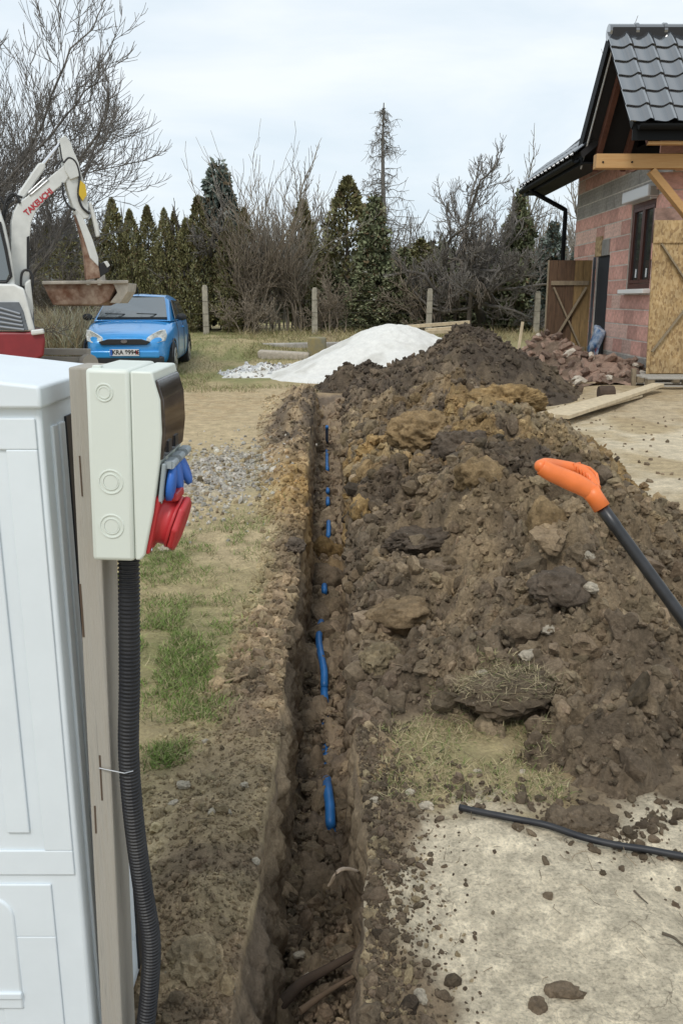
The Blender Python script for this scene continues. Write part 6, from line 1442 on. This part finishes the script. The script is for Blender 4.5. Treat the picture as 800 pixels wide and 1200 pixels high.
# single sticks, roots and stones
def stick(pts, r, col, label, cat='stick', name='dead_branch', r1=None):
    t = Tubes(); P = spline([Vector(p) for p in pts], 6); t.add([np.array(p) for p in P], r, r1 or r*.5, 8, col); o = link(name, t.mesh(name, M['bark'])); tag(o, label, cat); return o
def gp3(px, py, dz=.01, fl=None):
    """where the sight line through a picture point meets the heaped ground (or the level fl)"""
    if fl is not None: return onZ(px, py, fl)+Vector((0, 0, dz))
    t = np.linspace(1.0, 22, 2600)**1.0; d = ray(px, py); x, y, z = d.x*t, d.y*t, CAM_H+d.z*t; k = int(np.argmax(z < zheap(x, y))); return Vector((x[k], y[k], z[k]+dz))
stick([gp3(246, 808), gp3(270, 803, .02), gp3(295, 795, .02), gp3(322, 783, .012)], .006, (.24, .18, .11), 'thin dead branch lying on the dry grass left of the trench')
stick([gp3(326, 1200, .05, -.42), gp3(352, 1176, .06, -.42), gp3(380, 1163, .07, -.42), gp3(418, 1152, .1, -.42)], .018, (.075, .05, .034), 'thick dark root crossing the trench floor near the camera', 'root', 'root')
stick([gp3(352, 1204, .05, -.42), gp3(380, 1187, .06, -.42), gp3(416, 1172, .08, -.42)], .010, (.14, .095, .06), 'thinner pale root beside the thick root in the trench', 'root', 'root')
p = onX(418, 1022, float(TR(1.75))); stick([p+Vector((.02, .02, -.02)), onX(424, 1021, .034)+Vector((-.03, 0, .005)), onX(424, 1021, .034)+Vector((-.055, -.02, -.012))], .004, (.30, .23, .17), 'small pale root poking out of the right trench wall', 'root', 'root')
stick([gp3(775, 1098), gp3(788, 1104, .012), gp3(800, 1112), gp3(818, 1116)], .004, (.10, .08, .055), 'short dark twig on the pale ground at the right edge')
stick([gp3(742, 1048), gp3(750, 1056), gp3(758, 1064, .012)], .003, (.13, .10, .07), 'tiny dark twig on the pale ground below the pipe')
def lump_shape(sub, seed):
    """torn earth: knobbly, cracked, no flat faces"""
    V, F = ICO[sub]; s = seed*3.7; x, y, z = V[:, 0]+s, V[:, 1]+s*.6, V[:, 2]
    n = .55*fbm(x, y, 1.2, 2, seed, z=z)+.30*(1-2.2*np.abs(fbm(x, y, .55, 3, seed+3, .6, z=z)))*.6+.30*fbm(x, y, .22, 4, seed+6, .72, z=z)+.13*(1-2.4*np.abs(fbm(x, y, .13, 3, seed+8, .65, z=z)))+.10*fbm(x, y, .06, 3, seed+11, .7, z=z)
    return V*(.95+n)[:, None], F
def clod(px, py, size, col, label, name='soil_clod', cat='clod', grp=None, seed=0, fl=None, el=(1, 1, .75), rot=0, m='clod', sink=.15, t=None):
    size = size*(.58 if size > .09 and fl is None else 1); sink = .5 if size > .04 and fl is None else sink
    V, F = lump_shape(5 if size > .16 else 4 if size > .04 else 3, 500+seed); p = gp3(px, py, 0, fl); V = V*np.array(el)*size
    n = fbm(V[:, 0], V[:, 1], .05, 4, 7+seed, z=V[:, 2]); c = np.clip(np.array(col)[None]*(1+.5*n)[:, None], .01, .6)
    o = link(name, npmesh(name, V, F, M[m], c, name == 'soil_clod' and size > .09)); o.location = p+Vector((0, 0, size*el[2]*(.5-sink)*1.0)); o.rotation_euler = (0, 0, rot); tag(o, label, cat, grp); return o
clod(630, 1182, .020, MUD*.9, 'small dark clod on pale ground, left of the pair at bottom right', seed=1, el=(.9, 1, .8))
clod(659, 1166, .030, MUD*1.1, 'flat brown clod on pale ground, right of the pair at bottom right', seed=2, el=(1.2, .7, .55))
clod(693, 966, .055, MUD*.8, 'rounded dark clod at the heap foot above the black pipe', seed=3, el=(1.25, .9, .62))
clod(652, 962, .035, MUD*.85, 'dark clod left of the rounded one above the black pipe', seed=4)
clod(655, 690, .16, HUM*1.7, 'big dark clod on the heap below the orange grip', seed=5, el=(1.15, 1, .7), rot=.5)
clod(500, 632, .34, HUM*1.5, 'long dark slab of wet earth slanting on the heap near the trench', seed=6, el=(1.15, .5, .32), rot=.5)
clod(446, 775, .12, mixc(MUD, STR, .35), 'grassy topped clod perched on the right lip of the trench', seed=7, el=(.95, 1, .85))
sod = clod(600, 812, .19, MUD*.85, 'sod with dry grass roots hanging over the heap front', name='grass_sod', cat='sod', seed=8, el=(1.3, .75, .5), rot=.2)
rg = np.random.default_rng(3); n = 900; a = rg.uniform(0, 6.28, n); r_ = np.sqrt(rg.random(n)); Pn = np.stack([r_*np.cos(a)*.21, r_*np.sin(a)*.12, .075-.05*r_**2], -1)
k0 = len(C.objects); nm = blades('sod_grass', Pn, .045, gcol2(n, rg, (.33, .27, .165), .16, np.array((.14, .17, .06))), rg, .15, .03, .8); so = [o for o in C.objects if o.name == 'sod_grass'][0]; so.parent = sod
clod(470, 720, .17, mixc(MUD, OCH, .25), 'broad clod with straw on top right of the trench lip', seed=9, el=(1.2, .9, .6))
clod(560, 560, .20, mixc(OCH, MID, .5)*.8, 'yellowish clay lump near the middle of the heap', seed=10, el=(1, .9, .8))
clod(640, 615, .16, mixc(OCH, MID, .5)*.75, 'yellowish clay lump just left of the shovel shaft', seed=11, el=(.7, .8, 1.0))
clod(515, 668, .16, MUD*1.0, 'brown ridged clod below the dark slab on the heap', seed=12, el=(1.3, .8, .6))
clod(425, 600, .16, OCH*.75, 'ochre clay lump on the right trench lip', seed=13, el=(.6, 1.2, .9))
clod(500, 510, .36, mixc(MUD, OCH, .5), 'large yellow brown lump on the heap crest', seed=14, el=(1.1, 1, .65))
clod(540, 525, .30, HUM*1.6, 'blue grey wet clay lump on the heap crest', seed=15, el=(1, .9, .7))
clod(600, 470, .38, mixc(MUD, OCH, .75), 'yellow clay lump at the right end of the heap crest', seed=16, el=(1.2, 1, .6))
clod(230, 1130, .055, mixc(MID, TAN, .5), 'pale earth lump beside the black conduit', seed=17, el=(1, 1, .8))
clod(345, 640, .10, HUM*1.7, 'dark clod on the left lip of the trench', seed=18, el=(.8, 1.2, .6))
clod(380, 690, .11, MUD*.9, 'brown clod lying in the trench across the blue pipe', seed=19, fl=-.46, el=(1, 1, .9))
clod(383, 655, .12, OCH*.5, 'reddish clod lying farther down the trench', seed=20, fl=-.46, el=(1, 1, .8))
clod(384, 725, .10, MID*.7, 'clod in the trench just beyond the long blue pipe stretch', seed=21, fl=-.46, el=(1.1, .8, .9))
ST_ = [(286, 921, .011), (249, 952, .011), (268, 953, .010), (215, 921, .016), (205, 942, .012), (440, 940, .014), (500, 946, .016), (480, 930, .013), (493, 1172, .016), (585, 800, .022), (622, 770, .03), (640, 738, .035), (565, 790, .016), (730, 730, .022), (690, 655, .03), (688, 690, .03), (352, 1120, .012), (362, 1148, .014), (225, 600, .03), (195, 645, .03), (240, 870, .010), (300, 1010, .010), (560, 905, .010), (612, 905, .009)]
STL = ['bright pale chip on the left lip level with the lower blue pipe', 'pale chip on the left bank, left one of a close pair', 'pale chip on the left bank, right one of a close pair', 'flat pale stone below the grass tuft beside the conduit', 'small pale stone just below the flat one beside the conduit',
 'pale stone on the right trench lip opposite the lower blue pipe', 'pale stone on the right bank above the end of the black pipe', 'small pale stone left of the end of the black pipe', 'pale stone at the left edge of the trodden patch near the camera', 'pale stone on the sod hanging from the heap', 'pale slab of stone on the heap above the sod', 'largest pale stone on the heap above the sod', 'small pale stone on the heap left of the sod', 'pale stone on the heap right of the sod', 'pale stone on the big dark clod below the shovel grip', 'pale stone on the heap below the big dark clod',
 'pale stone on the trench floor above the crossing roots', 'flat pale stone on the trench floor nearest the crossing roots', 'pale stone in the short grass below the socket box', 'pale stone between the two green grass patches', 'tiny pale stone in the soil right of the grass tuft', 'tiny pale stone on the left lip in front of the conduit', 'tiny pale stone on the dry grass below the heap, left one', 'tiny pale stone on the dry grass below the heap, right one']
for k, (px, py, s_) in enumerate(ST_):
    clod(px, py, s_, (.46, .40, .31), STL[k], name='stone', cat='stone', grp='pale stones on the loose earth', seed=60+k % 6, fl=-.38 if k in (16, 17) else None, el=(1.2, .9, .6), rot=k, sink=.1)
